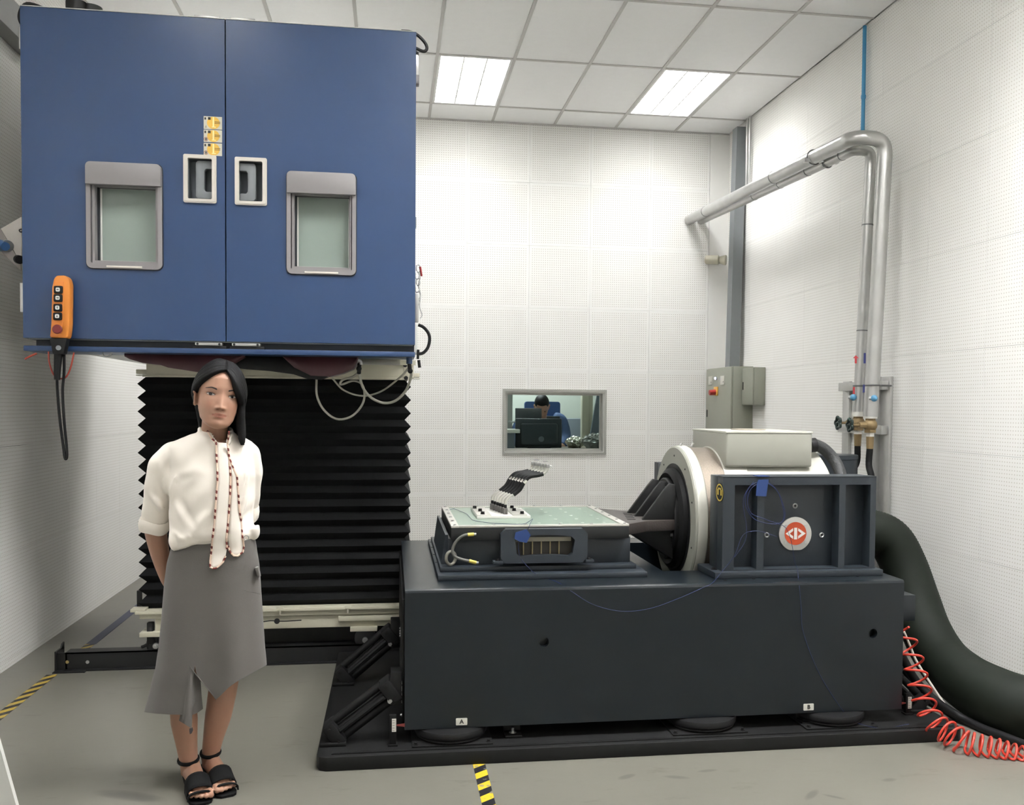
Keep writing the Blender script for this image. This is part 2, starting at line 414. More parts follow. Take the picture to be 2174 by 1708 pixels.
for xl, yl, e in lamps:
    ek = e+('l' if xl < 0 else 'm' if xl < 1 else 'r')
    t = thing('ceiling_light', (xl+.3, yl+.6, ZC), LAB[(xl, e)], 'ceiling light', 'ceiling troffers')
    mb = MB(); mb.slab((xl+.012, xl+.588), (yl+.012, yl+1.188), ZC-.004, ZC+.085, 'z', [(xl+.03, xl+.57, yl+.03, yl+1.17)]); mb.box(xl+.02, xl+.58, yl+.02, yl+1.18, ZC+.085, ZC+.095)
    mb.build('lamp_housing', M_lampbody, t, smooth=0)
    for k in range(3):
        a = xl+.03+.18*k
        MB().box(a+.006, a+.174, yl+.034, yl+1.166, ZC+.066, ZC+.08).build('diffuser', lamp_mat(ek, LAMPS[ek]), t, smooth=0)
    for k in (1, 2):
        a = xl+.03+.18*k
        MB().prism([(a-.006, ZC-.002), (a+.006, ZC-.002), (a+.002, ZC+.06), (a-.002, ZC+.06)], 'y', yl+.03, yl+1.17).build('divider', M_tubeoff, t, smooth=0)
    for k in range(1, 11):
        y = yl+.03+1.14*k/11
        for c in range(3): MB().prism([(y-.005, ZC), (y+.005, ZC), (y+.0015, ZC+.058), (y-.0015, ZC+.058)], 'x', xl+.037+.18*c, xl+.203+.18*c).build('louvre_blade', M_tubeoff, t, smooth=0)
# ---- observation window and the control room behind it
M_alu = mat('window_aluminium', (178, 178, 172), .38, metal=.6, var=.06, scale=30)
win = thing('window_1', (1.575, YB, WZ0), None, None); win['kind'] = 'structure'
mb = MB(); W = [(WX0, WX1, WZ0, WZ1)]
mb.slab((WX0-.026, WX1+.026), (WZ0-.026, WZ1+.026), YB-.014, YB+.0, 'y', [(WX0-.004, WX1+.004, WZ0-.004, WZ1+.004)]); mb.build('window_frame', M_alu, win, smooth=0)
MB().slab((WX0, WX1), (WZ0, WZ1), YB+.0, YB+.12, 'y', [(WX0+.012, WX1-.012, WZ0+.012, WZ1-.012)]).build('window_reveal', M_alu, win, smooth=0)
MB().slab((WX0+.012, WX1-.012), (WZ0+.012, WZ1-.012), YB+.055, YB+.075, 'y', [(WX0+.03, WX1-.03, WZ0+.03, WZ1-.03)]).build('sash', M_alu, win, smooth=0)
M_glass = mat('window_glass', (200, 214, 212), .02, var=0, trans=1.0, spec=.5)
M_glass.node_tree.nodes['Principled BSDF'].inputs['IOR'].default_value = 1.02
MB().box(WX0+.025, WX1-.025, YB+.062, YB+.068, WZ0+.025, WZ1-.025).build('window_pane', M_glass, win, smooth=0)
for k in range(6): MB().bolt((WX0+.1+k*.16, YB+.04, WZ0+.012), (0, 0, 1), .004, .004).build('screw', M_alu, win)
M_ctl = mat('control_room_paint', (196, 200, 190), .8, var=.04)
CR = [(-.3, 3.6), (9.28, 11.6)]
MB().box(-.4, 3.6, 11.5, 11.6, 0, 2.9).build('wall_control_back', M_ctl, kind='structure', smooth=0)
MB().box(-.5, -.4, 9.27, 11.6, 0, 2.9).build('wall_control_left', M_ctl, kind='structure', smooth=0)
MB().box(3.6, 3.7, 9.27, 11.6, 0, 2.9).build('wall_control_right', M_ctl, kind='structure', smooth=0)
MB().box(-.5, 3.7, 9.27, 11.6, 2.9, 3.0).build('ceiling_control', M_ctl, kind='structure', smooth=0)
t = thing('ceiling_light', (1.3, 10.8, 2.9), 'ceiling lamp of the control room behind the window, out of view', 'ceiling light')
MB().box(.9, 1.7, 10.5, 11.1, 2.86, 2.9, bev=.01).build('lamp_housing', M_lampbody, t); MB().box(.93, 1.67, 10.53, 11.07, 2.85, 2.862).build('diffuser', mat('lamp_diffuser_c', (250, 250, 252), .5, var=0, emit=20), t, smooth=0)

# ================================================================ environmental chamber
CX0, CX1, CYF, CYB, CZ0, CZ1 = -1.800, .122, 5.05, 7.35, 1.785, 3.436
M_blue = mat('blue_paint', (28, 57, 96), .5, var=.04, scale=3, bump=.05, bscale=220, coat=.4)
M_cream = mat('cream_paint', (196, 192, 172), .45, var=.05, scale=10)
M_whitesheet = mat('white_sheet_metal', (214, 214, 208), .4, var=.04)
M_black = mat('black_rubber', (10, 10, 11), .6, var=.2, scale=30, spec=.35)
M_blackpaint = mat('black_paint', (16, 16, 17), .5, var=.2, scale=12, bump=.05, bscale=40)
M_gasket = mat('dark_gasket', (26, 30, 38), .6, var=.1)
M_greypl = mat('grey_plastic', (134, 130, 131), .45, var=.04)
M_greypl2 = mat('mid_grey_plastic', (116, 120, 123), .4, var=.05)
M_recess = mat('recess_grey', (94, 100, 105), .5, var=.05)
M_ivory = mat('ivory_plastic', (204, 198, 188), .4, var=.03)
M_steel = mat('zinc_steel', (190, 190, 188), .3, metal=.85, var=.08, scale=30)
M_pane = mat('frosted_pane', (186, 202, 192), .12, var=.03, scale=2, trans=.45)
M_burg = mat('burgundy_fabric', (62, 20, 27), .5, var=.2, scale=6, bump=.3, bscale=9, sheen=.2)
ch = thing('environmental_chamber', ((CX0+CX1)/2, (CYF+CYB)/2, CZ0-.03), 'large blue two-door test chamber raised on a lift above the bellows', 'test chamber')
MB().box(CX0+.01, CX1-.012, CYF+.155, CYB, CZ0, CZ1-.01, bev=.006).build('chamber_body', M_whitesheet, ch)
MB().box(CX0+.03, CX1-.012, CYF+.09, CYF+.16, CZ0+.02, CZ1-.02).build('door_seal', M_gasket, ch, smooth=0)
seam = at_y(479, 400, CYF).x
zdb = 1.818
def pxrect(x0, y0, x1, y1, Y):
    a, b_ = at_y(x0, (y0+y1)/2, Y).x, at_y(x1, (y0+y1)/2, Y).x; c, d = at_y((x0+x1)/2, y1, Y).z, at_y((x0+x1)/2, y0, Y).z
    return a, b_, c, d
W1 = pxrect(184, 347, 345, 571, CYF); W2 = pxrect(609, 367, 756, 583, CYF)
H1 = pxrect(390, 329, 460, 431, CYF); H2 = pxrect(499, 335, 567, 436, CYF)
for (xa, xb, W, H, side) in ((CX0, seam-.003, W1, H1, 1), (seam+.003, CX1, W2, H2, -1)):
    wi = (W[0]+.012, W[1]-.012, W[2]+.012, W[3]-.012); hi = (H[0]+.012, H[1]-.012, H[2]+.012, H[3]-.012)
    door = MB().slab((xa, xb), (zdb, CZ1), CYF, CYF+.095, 'y', [wi, hi]).build('door', M_blue, ch, smooth=0)
    # viewing window: rounded grey frame, header cover, stepped gaskets, frosted pane
    mb = MB()
    zt = W[3]-.11*(W[3]-W[2])/.55
    hd = W[3]-.215*(W[3]-W[2])
    ring_plate(mb, rounded(W[0], W[1], W[2], W[3], .028), rounded(W[0]+.02, W[1]-.02, W[2]+.026, W[3]-.02, .006), 'y', CYF-.012, CYF+.012)
    mb.build('window_frame', M_greypl, door)
    mb = MB(); ring_plate(mb, rounded(W[0]-.004, W[1]+.004, W[2]-.004, W[3]+.004, .03), rounded(W[0]+.01, W[1]-.01, W[2]+.01, W[3]-.01, .02), 'y', CYF-.003, CYF+.002); mb.build('window_seal', M_gasket, door)
    MB().prism(rounded(W[0]+.002, W[1]-.002, hd, W[3]-.002, .022)[:12]+[(W[0]+.002, hd), (W[1]-.002, hd)], 'y', CYF-.03, CYF-.008, bev=.003).build('window_header', M_greypl, door)
    MB().slab((W[0]+.024, W[1]-.024), (W[2]+.024, hd+.02), CYF+.004, CYF+.05, 'y', [(W[0]+.036, W[1]-.034, W[2]+.040, hd+.0)]).build('inner_frame', M_greypl, door, smooth=0)
    MB().slab((W[0]+.026, W[1]-.026), (W[2]+.03, hd+.02), CYF+.05, CYF+.072, 'y', [(W[0]+.044, W[1]-.038, W[2]+.046, hd+.0)]).build('inner_gasket', M_gasket, door, smooth=0)
    MB().slab((W[0]+.026, W[1]-.026), (W[2]+.03, hd+.02), CYF+.072, CYF+.078, 'y', [(W[0]+.052, W[1]-.042, W[2]+.05, hd+.0)]).build('glazing_bead', M_whitesheet, door, smooth=0)
    MB().box(W[0]+.03, W[1]-.03, CYF+.078, CYF+.086, W[2]+.03, hd+.03).build('window_pane', M_pane, door, smooth=0)
    MB().box(W[0]+.04, W[1]-.04, CYF+.086, CYF+.092, W[2]+.03, hd+.03).build('inner_liner', mat('pale_liner', (196, 204, 196), .5, var=.03), door, smooth=0)
    xm = (W[0]+W[1])/2
    MB().box(xm-.085, xm+.085, CYF-.016, CYF-.011, W[2]+.004, W[2]+.014, bev=.002).build('frame_tab', M_ivory, door)
    # recessed pull handle
    mb = MB(); ring_plate(mb, rounded(H[0], H[1], H[2], H[3], .008), rounded(H[0]+.021, H[1]-.021, H[2]+.019, H[3]-.019, .007), 'y', CYF-.011, CYF+.004)
    ring_plate(mb, rounded(H[0]+.006, H[1]-.006, H[2]+.006, H[3]-.006, .008), rounded(H[0]+.021, H[1]-.021, H[2]+.019, H[3]-.019, .007), 'y', CYF-.015, CYF-.010)
    mb.build('handle_surround', M_ivory, door)
    MB().slab((H[0]+.014, H[1]-.014), (H[2]+.012, H[3]-.012), CYF+.0, CYF+.07, 'y', [(H[0]+.02, H[1]-.02, H[2]+.018, H[3]-.018)]).box(H[0]+.014, H[1]-.014, CYF+.07, CYF+.076, H[2]+.012, H[3]-.012).build('handle_recess', M_recess, door, smooth=0)
    ux0, ux1, uz0, uz1 = H[0]+.021, H[1]-.021, H[2]+.025, H[3]-.025
    c = .048
    if side == 1: poly = [(ux1, uz1), (ux0+.045, uz1), (ux0+.035, uz1-.012), (ux0+.035, uz0+.012), (ux0+.045, uz0), (ux1, uz0), (ux1, uz0+.036), (ux1-.032, uz0+.036), (ux1-.04, uz0+.046), (ux1-.04, uz1-.05), (ux1-.032, uz1-.04), (ux1, uz1-.04)]
    else: poly = [(ux0, uz1), (ux1-.045, uz1), (ux1-.035, uz1-.012), (ux1-.035, uz0+.012), (ux1-.045, uz0), (ux0, uz0), (ux0, uz0+.036), (ux0+.032, uz0+.036), (ux0+.04, uz0+.046), (ux0+.04, uz1-.05), (ux0+.032, uz1-.04), (ux0, uz1-.04)]
    MB().prism(poly, 'y', CYF+.008, CYF+.045, bev=.004).build('handle_grip', M_greypl2, door)
mb = MB(); mb.box(CX0+.004, CX1, CYF-.012, CYF+.3, CZ0-.032, CZ0-.006, bev=.003); mb.build('bottom_rail', M_blue, ch)
MB().box(CX0+.05, CX1-.004, CYF+.03, CYF+.16, CZ0-.008, CZ0+.035).build('rail_gap', M_gasket, ch, smooth=0)
MB().box(CX0+.02, CX1-.01, CYF+.012, CYF+.1, zdb-.006, zdb-.001).build('door_edge_strip', M_greypl2, ch, smooth=0)
for a, b_, y in ((414, 471, 729.5), (492, 552, 731)):
    p, q = at_y(a, y, CYF-.015), at_y(b_, y, CYF-.015)
    h = MB().box(p.x, q.x, CYF-.015, CYF+.03, p.z-.007, p.z+.007, bev=.002).build('hinge_plate', M_steel, ch)
    MB().bolt((p.x+.012, CYF-.015, p.z), (0, -1, 0), .004, .002).bolt((q.x-.012, CYF-.015, p.z), (0, -1, 0), .004, .002).build('hinge_screw', M_blackpaint, h)
    MB().box(p.x-.01, q.x+.02, CYF-.004, CYF+.03, p.z-.026, p.z-.008, bev=.003).build('hinge_leaf', M_blackpaint, ch)
for a, b_ in ((412, 466), (489, 541)):
    p, q = at_y(a, 32, CYF), at_y(b_, 36, CYF)
    MB().box(p.x, q.x, CYF+.0, CYF+.06, CZ1, CZ1+.012, bev=.003).build('top_hinge', M_steel, ch)
MB().box(CX0+.0, CX1-.0, CYF+.0, CYF+.4, CZ1-.003, CZ1+.003).build('top_strip', M_whitesheet, ch, smooth=0)
# vacuum / cable fittings on top and sides
p = at_y(180, 8, CYF+.1)
MB().cyl((p.x-.055, CYF+.15, CZ1), (p.x-.055, CYF+.15, CZ1+.09), .05, .05).cyl((p.x+.0, CYF+.2, CZ1), (p.x+.0, CYF+.2, CZ1+.09), .06, .055).build('top_gland', M_blackpaint, ch)
p0, p1 = at_y(50, 10, CYF+.05), at_y(44, 34, CYF+.05)
MB().tube([(CX0+.10, CYF+.1, CZ1+.02), (CX0+.0, CYF+.1, CZ1+.045), (CX0-.035, CYF+.1, CZ1-.01), (CX0-.02, CYF+.1, CZ1-.06), (CX0+.02, CYF+.12, CZ1-.09)], .012).build('side_cable', M_black, ch)
MB().tube([at_y(852, 66, 5.1), at_y(872, 68, 5.1), at_y(888, 76, 5.1), at_y(903, 92, 5.1), at_y(906, 104, 5.1), at_y(898, 109, 5.1), at_y(878, 100, 5.1)], .0085).build('side_cable', M_blackpaint, ch)
def strip_px(x0, x1, y0, y1, Y, name, m, d=.05, bev=.003):
    a, b_, c, e = pxrect(x0, y0, x1, y1, Y); return MB().box(a, b_, Y, Y+d, c, e, bev=bev).build(name, m, ch)
strip_px(879, 889, 103, 160, 5.12, 'side_hinge', M_steel); strip_px(880, 890, 158, 178, 5.11, 'side_hinge', M_greypl)
strip_px(40, 50, 55, 104, 5.12, 'side_hinge', M_steel); strip_px(42, 52, 600, 662, 5.12, 'side_hinge', M_steel)
strip_px(876, 884, 460, 482, 5.12, 'side_catch', M_greypl2)
strip_px(880, 889, 622, 683, 5.14, 'side_latch', M_steel)
MB().cyl(at_y(892, 566, 5.14), at_y(895, 586, 5.14), .006).build('latch_handle', mat('red_plastic', (150, 40, 40), .4), ch)
mb = MB()
for k in range(6):
    c = at_y(888-(k % 2)*2, 570+k*14, 5.15)
    mb.tube([c+Vector((.011*math.cos(t), .004*math.sin(2*t)+(.006*math.sin(t) if k % 2 else 0), .021*math.sin(t))) for t in [i*math.pi/4 for i in range(8)]], .0028, n=6, sub=3, closed=True)
mb.tube([at_y(893, 588, 5.15), at_y(889, 606, 5.15), at_y(893, 625, 5.15), at_y(891, 650, 5.15), at_y(896, 668, 5.15), at_y(892, 676, 5.15)], .003)
mb.build('latch_chain', M_steel, ch)
MB().tube([at_y(888, 689, 5.13), at_y(900, 695, 5.13), at_y(910, 708, 5.13), at_y(912, 722, 5.13), at_y(908, 738, 5.13), at_y(898, 749, 5.13), at_y(886, 751, 5.13)], .0085).build('side_cable', M_black, ch)
MB().cyl(at_y(888, 742, 5.13), at_y(887, 762, 5.13), .007).cyl(at_y(889, 764, 5.13), at_y(891, 780, 5.13), .008).build('cable_gland', M_black, ch)
strip_px(879, 886, 688, 752, 5.14, 'side_trim', M_whitesheet)
# warning stickers above the left handle
M_stk = mat('sticker_white', (196, 192, 176), .4, var=.03); M_amber = mat('sticker_amber', (214, 170, 70), .4, var=.08, scale=40); M_ink = mat('print_ink', (40, 38, 36), .5); M_pale = mat('print_pale', (230, 215, 150), .4); M_stkred = mat('print_red', (150, 60, 45), .5)
for k, (y0, y1) in enumerate(((247.5, 274.5), (276, 302), (304, 330.5))):
    a, b_, c, d = pxrect(432.5, y0, 471.5, y1, CYF)
    s = MB().box(a, b_, CYF-.0016, CYF, c, d).build('warning_sticker', M_stk, ch, smooth=0)
    cx, cz, r = a+(b_-a)*.53, (c+d)/2+.0, .5*(d-c)-.001
    mb = MB(); mb.prism([(cx+r*1.02*math.cos(t), cz+r*math.sin(t)) for t in [i*math.pi/14 for i in range(28)]], 'y', CYF-.0022, CYF-.0014); mb.build('sticker_disc', M_amber, s, smooth=0)
    MB().box(cx-.004, cx+.004, CYF-.0027, CYF-.002, cz-.6*r, cz+.95*r).box(cx-.008, cx+.012, CYF-.0027, CYF-.002, cz-.75*r, cz-.6*r).build('sticker_bolt', M_pale, s, smooth=0)
    mb = MB(); mb.box(a+.004, a+.012, CYF-.0026, CYF-.0015, d-.017, d-.006)
    mb.box(a+.021, a+.034, CYF-.0026, CYF-.002, d-.017, d-.004)
    for q in range(2): mb.box(cx+.006, b_-.008, CYF-.0026, CYF-.0015, cz+.004-.007*q, cz+.0065-.007*q)
    mb.build('sticker_print', M_ink, s, smooth=0)
    if k == 0: MB().prism([(a+.004, c+.006), (a+.016, c+.006), (a+.012, c+.02)], 'y', CYF-.0024, CYF-.0014).build('sticker_icon', mat('print_grey', (150, 146, 130), .5), s, smooth=0)
    else:
        mb = MB(); ring_plate(mb, [(a+.011+.0095*math.cos(t), c+.014+.0105*math.sin(t)) for t in [i*math.pi/9 for i in range(18)]], [(a+.011+.0075*math.cos(t), c+.014+.0085*math.sin(t)) for t in [i*math.pi/9 for i in range(18)]], 'y', CYF-.0024, CYF-.0014); mb.build('sticker_ring', M_stkred, s, smooth=0)
        MB().box(a+.008, a+.0145, CYF-.0026, CYF-.0014, c+.008, c+.02, bev=.0004).build('sticker_icon', M_ink, s, smooth=0)
# flexible burgundy throat cover hanging below the chamber opening
def drape(name, pts, Yf, Yb, m):
    """hanging soft bag whose lower outline follows pts (px)"""
    w = [at_y(x, y, Yf) for x, y in pts]; zt = CZ0-.02
    rows = []
    for s in range(9):
        t = s/8; row = []
        for q in w:
            d = zt-q.z
            row.append((q.x, Yf+.35*math.sin(t*math.pi*.5)*(.1), q.z+(zt-q.z)*0) if s == 0 else (q.x, Yf+(Yb-Yf)*t, zt-d*(math.cos((t-.25)*2.0)**.5 if abs((t-.25)*2.0) < 1.5 else 0)))
        rows.append(row)
    rows.insert(0, [(q.x, Yf+.03, zt) for q in w]); rows.insert(1, [(q.x, Yf-.004, (zt+q.z)/2) for q in w])
    mb = MB(); mb.grid(rows); return mb.build(name, m, ch, smooth=80)
drape('throat_cover', [(264, 756), (275, 762), (303, 770), (340, 774), (357, 780), (385, 784), (416, 789), (450, 790), (490, 776), (520, 757)], 5.18, 5.62, M_burg)
drape('throat_cover', [(600, 757), (625, 780), (660, 797), (700, 799), (728, 792), (750, 782), (757, 770), (761, 757)], 5.18, 5.62, M_burg)
drape('throat_bellows', [(378, 758), (395, 768), (450, 776), (516, 782), (570, 786), (619, 793), (650, 803), (680, 805), (700, 797), (704, 780), (708, 757)], 5.22, 5.64, M_black)
MB().tube([at_y(218, 750, 5.15), at_y(220, 755, 5.15), at_y(226, 757, 5.15), at_y(233, 755, 5.15), at_y(236, 750, 5.15)], .004).build('eye_ring', M_steel, ch)
# clear drain hoses
M_clear = mat('clear_hose', (206, 204, 190), .2, var=.04, trans=.3)
def hose(name, pts, r, lab, m=M_clear, cat='hose', group=None):
    return single(MB().tube(pts, r, n=10 if r < .012 else 24), name, m, lab, cat, group)
hose('drain_hose', [at_y(x, y, d) for x, y, d in ((762, 782, 5.3), (764, 800, 5.3), (772, 825, 5.35), (790, 845, 5.4), (815, 855, 5.4), (840, 850, 5.35), (862, 828, 5.3), (872, 800, 5.2), (872, 786, 5.14))], .0075, 'clear drain hose forming the largest loop under the chamber right side')
hose('drain_hose', [at_y(x, y, d) for x, y, d in ((672, 805, 5.5), (673, 840, 5.5), (688, 870, 5.5), (715, 889, 5.5), (745, 884, 5.48), (767, 862, 5.45), (774, 838, 5.4), (768, 815, 5.4), (750, 808, 5.42), (728, 815, 5.45), (722, 814, 5.45), (728, 806, 5.45), (748, 800, 5.4), (762, 790, 5.36))], .0065, 'grey clear hose hanging in a loop in front of the black bellows')
hose('drain_hose', [at_y(x, y, d) for x, y, d in ((705, 802, 5.6), (730, 828, 5.6), (770, 840, 5.6), (810, 830, 5.55), (850, 800, 5.3), (868, 780, 5.2))], .0055, 'thin clear hose rising to the right corner of the chamber base')
MB().cyl(at_y(869, 758, 5.14), at_y(869, 772, 5.14), .016).build('drain_socket', M_blue, ch); MB().cyl(at_y(869, 772, 5.14), at_y(871, 790, 5.14), .011).ball(at_y(871, 787, 5.14), .014).build('drain_nipple', M_black, ch)
MB().tube([at_y(758, 764, 5.25), at_y(765, 767, 5.25), at_y(766, 774, 5.25)], .009).build('drain_elbow', M_steel, ch); MB().cyl(at_y(763, 772, 5.25), at_y(762, 792, 5.28), .011).ball(at_y(762, 782, 5.26), .015).build('drain_nipple', M_black, ch)
# console on the chamber's left side
M_console = mat('console_enamel', (206, 200, 192), .4, var=.04)
Yc = 5.35
pp = [at_y(x, y, Yc) for x, y in ((-2, 487), (46, 459), (46, 574), (-2, 522))]
poly = [(p.x, p.z) for p in pp]
con = thing('control_console', (poly[0][0], Yc, poly[2][1]), 'tilted off-white control console on the left side of the blue chamber', 'control box')
MB().prism(poly, 'y', Yc, Yc+.35, bev=.003).build('console_body', M_console, con)
MB().prism([(at_y(x, y, Yc).x, at_y(x, y, Yc).z) for x, y in ((-6, 484), (0, 482), (46, 560), (46, 575), (-6, 524))], 'y', Yc-.012, Yc).build('console_face', mat('console_face', (150, 142, 136), .5, var=.05), con)
MB().cyl(at_y(2, 521, Yc-.012), at_y(12, 523, Yc-.05), .030, .022).build('push_button', mat('blue_plastic', (58, 98, 150), .4), con)
MB().cyl(at_y(14, 521, Yc-.012), at_y(16, 522, Yc-.03), .03).build('button_collar', M_steel, con)
MB().cyl(at_y(38, 550, Yc-.012), at_y(42, 551, Yc-.05), .022).build('selector_knob', M_black, con)
MB().tube([at_y(46, 486, Yc-.02), at_y(41, 488, Yc-.02), at_y(43, 492, Yc-.02), at_y(47, 492, Yc-.02)], .003).build('console_hook', M_black, con)
# duct along the left wall near the ceiling
mb = MB().box(XL+.004, XL+.10, 5.0, 9.1, 3.50, 3.68, bev=.004)
single(mb, 'cable_duct', mat('duct_grey', (150, 150, 148), .5), 'grey cable duct along the left wall above the chamber top', 'cable duct')

# ---------------------------------------------------------------- orange pendant
M_orange = mat('orange_plastic', (206, 126, 48), .42, var=.06, scale=12)
Yp = 4.99
pen = thing('pendant_controller', at_y(132, 720, Yp), 'orange push-button pendant hanging in front of the chamber lower left', 'pendant switch')
def ppt(x, y): q = at_y(x, y, Yp); return (q.x, q.z)
body = [ppt(x, y) for x, y in ((109, 717), (112, 690), (114, 610), (118, 592), (124, 585.5), (142, 585.5), (150, 592), (153, 606), (152, 690), (149, 715), (145, 719))]
MB().prism(body, 'y', Yp-.028, Yp+.03, bev=.009).build('pendant_body', M_orange, pen)
fr = [ppt(x, y) for x, y in ((111, 714), (115, 690), (117, 612), (120, 598), (140, 598), (139, 612), (137, 690), (135, 714))]
MB().prism(fr, 'y', Yp-.031, Yp-.024, bev=.002).build('button_panel', mat('orange_panel', (206, 122, 48), .45, var=.06, scale=12), pen)
for i, (x, y, s) in enumerate(((129, 616.5, '\u2190'), (128.5, 634, '\u2192'), (128, 654.5, '\u2191'), (127.5, 672.5, '\u2193'))):
    a, c = ppt(x-9.5, y+8); b_, d = ppt(x+9.5, y-8)
    bt = MB().box(a, b_, Yp-.042, Yp-.026, c, d, bev=.007).build('push_button', M_black, pen)
    cx, cz = (a+b_)/2, (c+d)/2
    mb = MB(); mb.prism(rounded(cx-.0095, cx+.0095, cz-.0095, cz+.0095, .0055), 'y', Yp-.0432, Yp-.0415); mb.build('button_mark', mat('mark_white', (214, 214, 208), .4), bt, smooth=0)
    dx, dz = ((-1, 0), (1, 0), (0, 1), (0, -1))[i]; mb = MB()
    L = Vector((dx, 0, dz)); N = Vector((-dz, 0, dx)); c0 = Vector((cx, Yp-.0436, cz))
    v = [c0+L*.0062, c0+N*.0042+L*.001, c0+N*.0014+L*.001, c0+N*.0014-L*.006, c0-N*.0014-L*.006, c0-N*.0014+L*.001, c0-N*.0042+L*.001]
    mb.prism([(q.x, q.z) for q in v], 'y', Yp-.0440, Yp-.0430); mb.build('arrow_mark', M_ink, bt, smooth=0)
c = at_y(124, 699, Yp-.03)
MB().cyl(c, c+Vector((0, -.022, 0)), .021, .023, n=24, bev=.004).build('emergency_stop', mat('dark_red_plastic', (112, 34, 34), .4), pen)
MB().prism([ppt(x, y) for x, y in ((108, 718), (146, 718), (143, 733), (139, 752), (115, 752), (112, 733))], 'y', Yp-.026, Yp+.026, bev=.006).build('rubber_boot', M_black, pen)
MB().cyl(at_y(124, 738, Yp-.026), at_y(124, 738, Yp-.03), .012).build('boot_label', M_greypl2, pen)
MB().tube([at_y(124, 750, Yp), at_y(122, 780, Yp), at_y(121, 806, Yp)], [.021, .017, .015]).build('strain_relief', M_black, pen)
MB().tube([at_y(x, y, Yp+.02) for x, y in ((121, 806), (122, 830), (127, 890), (134, 945), (137, 968), (139.5, 974), (142, 968), (141, 945), (136, 890), (133, 830), (136, 790), (136, 745))], .0068, n=8).build('control_cable', M_black, pen)
M_orcab = mat('red_wire', (150, 62, 48), .5)
hose('red_cord', [at_y(x, y, 5.02) for x, y in ((103, 746), (105, 770), (114, 795), (128, 803), (140, 800), (150, 780), (157, 748))], .0042, 'thin red cord looped behind the orange pendant', M_orcab, 'cord')
hose('red_cord', [at_y(x, y, 5.02) for x, y in ((78, 750), (68, 754), (58, 759), (53, 762))], .005, 'short red cord end at the chamber bottom left corner', M_orcab, 'cord')

# ================================================================ lift trolley with bellows
TX0, TX1, TYF, TYB = -1.405, .097, 5.70, 6.95
tr = thing('lift_trolley', ((TX0+TX1)/2, (TYF+TYB)/2, .10), 'cream lifting trolley with tall black bellows beneath the blue chamber', 'lift')
M_bel = mat('bellows_cloth', (10, 11, 12), .85, var=.15, scale=20, bump=.1, bscale=90, spec=.25)
mb = MB(); NF = 17; zt, zb = 1.648, .318; rows = []
for k in range(2*NF+1):
    z = zt+(zb-zt)*k/(2*NF); e = .018 if k % 2 else -.018
    jit = rnd.uniform(-.003, .003)
    rows.append([(TX0-e, TYF-e+jit*2, z), (-.65, TYF-e-.004*math.sin(k*.7), z+jit), (TX1+e, TYF-e+jit, z), (TX1+e, TYB+e, z), (TX0-e, TYB+e, z)])
mb.grid(rows, closed_u=True); mb.build('bellows', M_bel, tr, smooth=0)
mb = MB(); mb.box(-1.37, .10, 5.66, 7.0, 1.65, 1.735, bev=.004); mb.box(-1.39, .12, 5.655, 5.70, 1.648, 1.662, bev=.002); mb.box(.07, .13, 5.655, 5.70, 1.66, 1.76, bev=.003); mb.build('upper_frame', M_cream, tr)
for a, b_ in ((-1.43, -1.37), (.10, .165)): MB().box(a, b_, 5.68, 5.74, 1.665, 1.69, bev=.003).box(a, b_+.0, 5.68, 5.74, 1.655, 1.66).build('frame_bracket', M_cream, tr)
MB().box(.05, .14, 5.645, 5.66, 1.735, 1.762).build('top_lip', M_cream, tr, smooth=0)
for x, y in ((860, 775), (862, 802)): MB().bolt(at_y(x, y, 5.655), (0, -1, 0), .008, .006).build('bolt', M_blackpaint, tr)
mb = MB(); mb.box(-1.40, .075, 5.60, 6.98, .283, .322, bev=.004); mb.box(-1.42, .078, 5.585, 5.61, .312, .328, bev=.002); mb.build('lower_frame', M_cream, tr)
mb = MB(); mb.box(-1.32, .07, 5.62, 6.95, .205, .283, bev=.004); mb.box(-.30, .01, 5.597, 5.62, .243, .272, bev=.002); mb.box(.012, .07, 5.60, 5.62, .25, .275); mb.build('base_beam', M_cream, tr)
for x in (595, 739): c = at_y(x, 1290, 5.58); MB().box(c.x-.018, c.x+.018, 5.578, 5.60, .32, .338, bev=.002).cyl((c.x, 5.58, .318), (c.x, 5.58, .296), .005).build('clip', M_cream, tr)
MB().cyl(at_y(588, 1318, 5.59), at_y(588, 1318, 5.57), .016).build('cable_grommet', M_black, tr)
MB().tube([at_y(x, y, 5.59) for x, y in ((555, 1320), (575, 1317), (600, 1318), (640, 1316))], .003).build('cable', M_black, tr)
for x in (775, 330):
    c = at_y(x, 1350, 5.60)
    MB().box(c.x-.085, c.x+.07, 5.59, 5.72, .182, .208, bev=.003).build('wheel_bracket', M_cream, tr)
    MB().lathe([(.0, -.02), (.045, -.02), (.062, -.012), (.062, .02), (0, .02)], (c.x, 5.66, .128), (0, 1, 0), n=28).build('wheel', mat('wheel_dark', (60, 60, 62), .5), tr)
    MB().cyl((c.x, 5.62, .128), (c.x, 5.60, .128), .016).cyl((c.x, 5.60, .128), (c.x, 5.59, .128), .009).build('axle', M_steel, tr)
MB().box(-1.22, .06, 5.76, 5.80, .02, .206).build('void_shade_sheet', M_blackpaint, tr, smooth=0)  # black sheet standing in for the shade in the void under the trolley
mb = MB(); p = at_y(318, 1352, 5.63); mb.box(p.x-.015, p.x+.02, 5.62, 5.66, p.z-.04, p.z+.085, bev=.006); mb.tube([p+Vector((-.005, 0, -.035)), p+Vector((-.03, 0, -.05)), p+Vector((-.045, 0, -.055))], .009); mb.tube([p+Vector((.01, 0, -.02)), p+Vector((.035, 0, -.03)), p+Vector((.04, 0, -.01))], .004); mb.build('rail_clamp', M_blackpaint, tr)
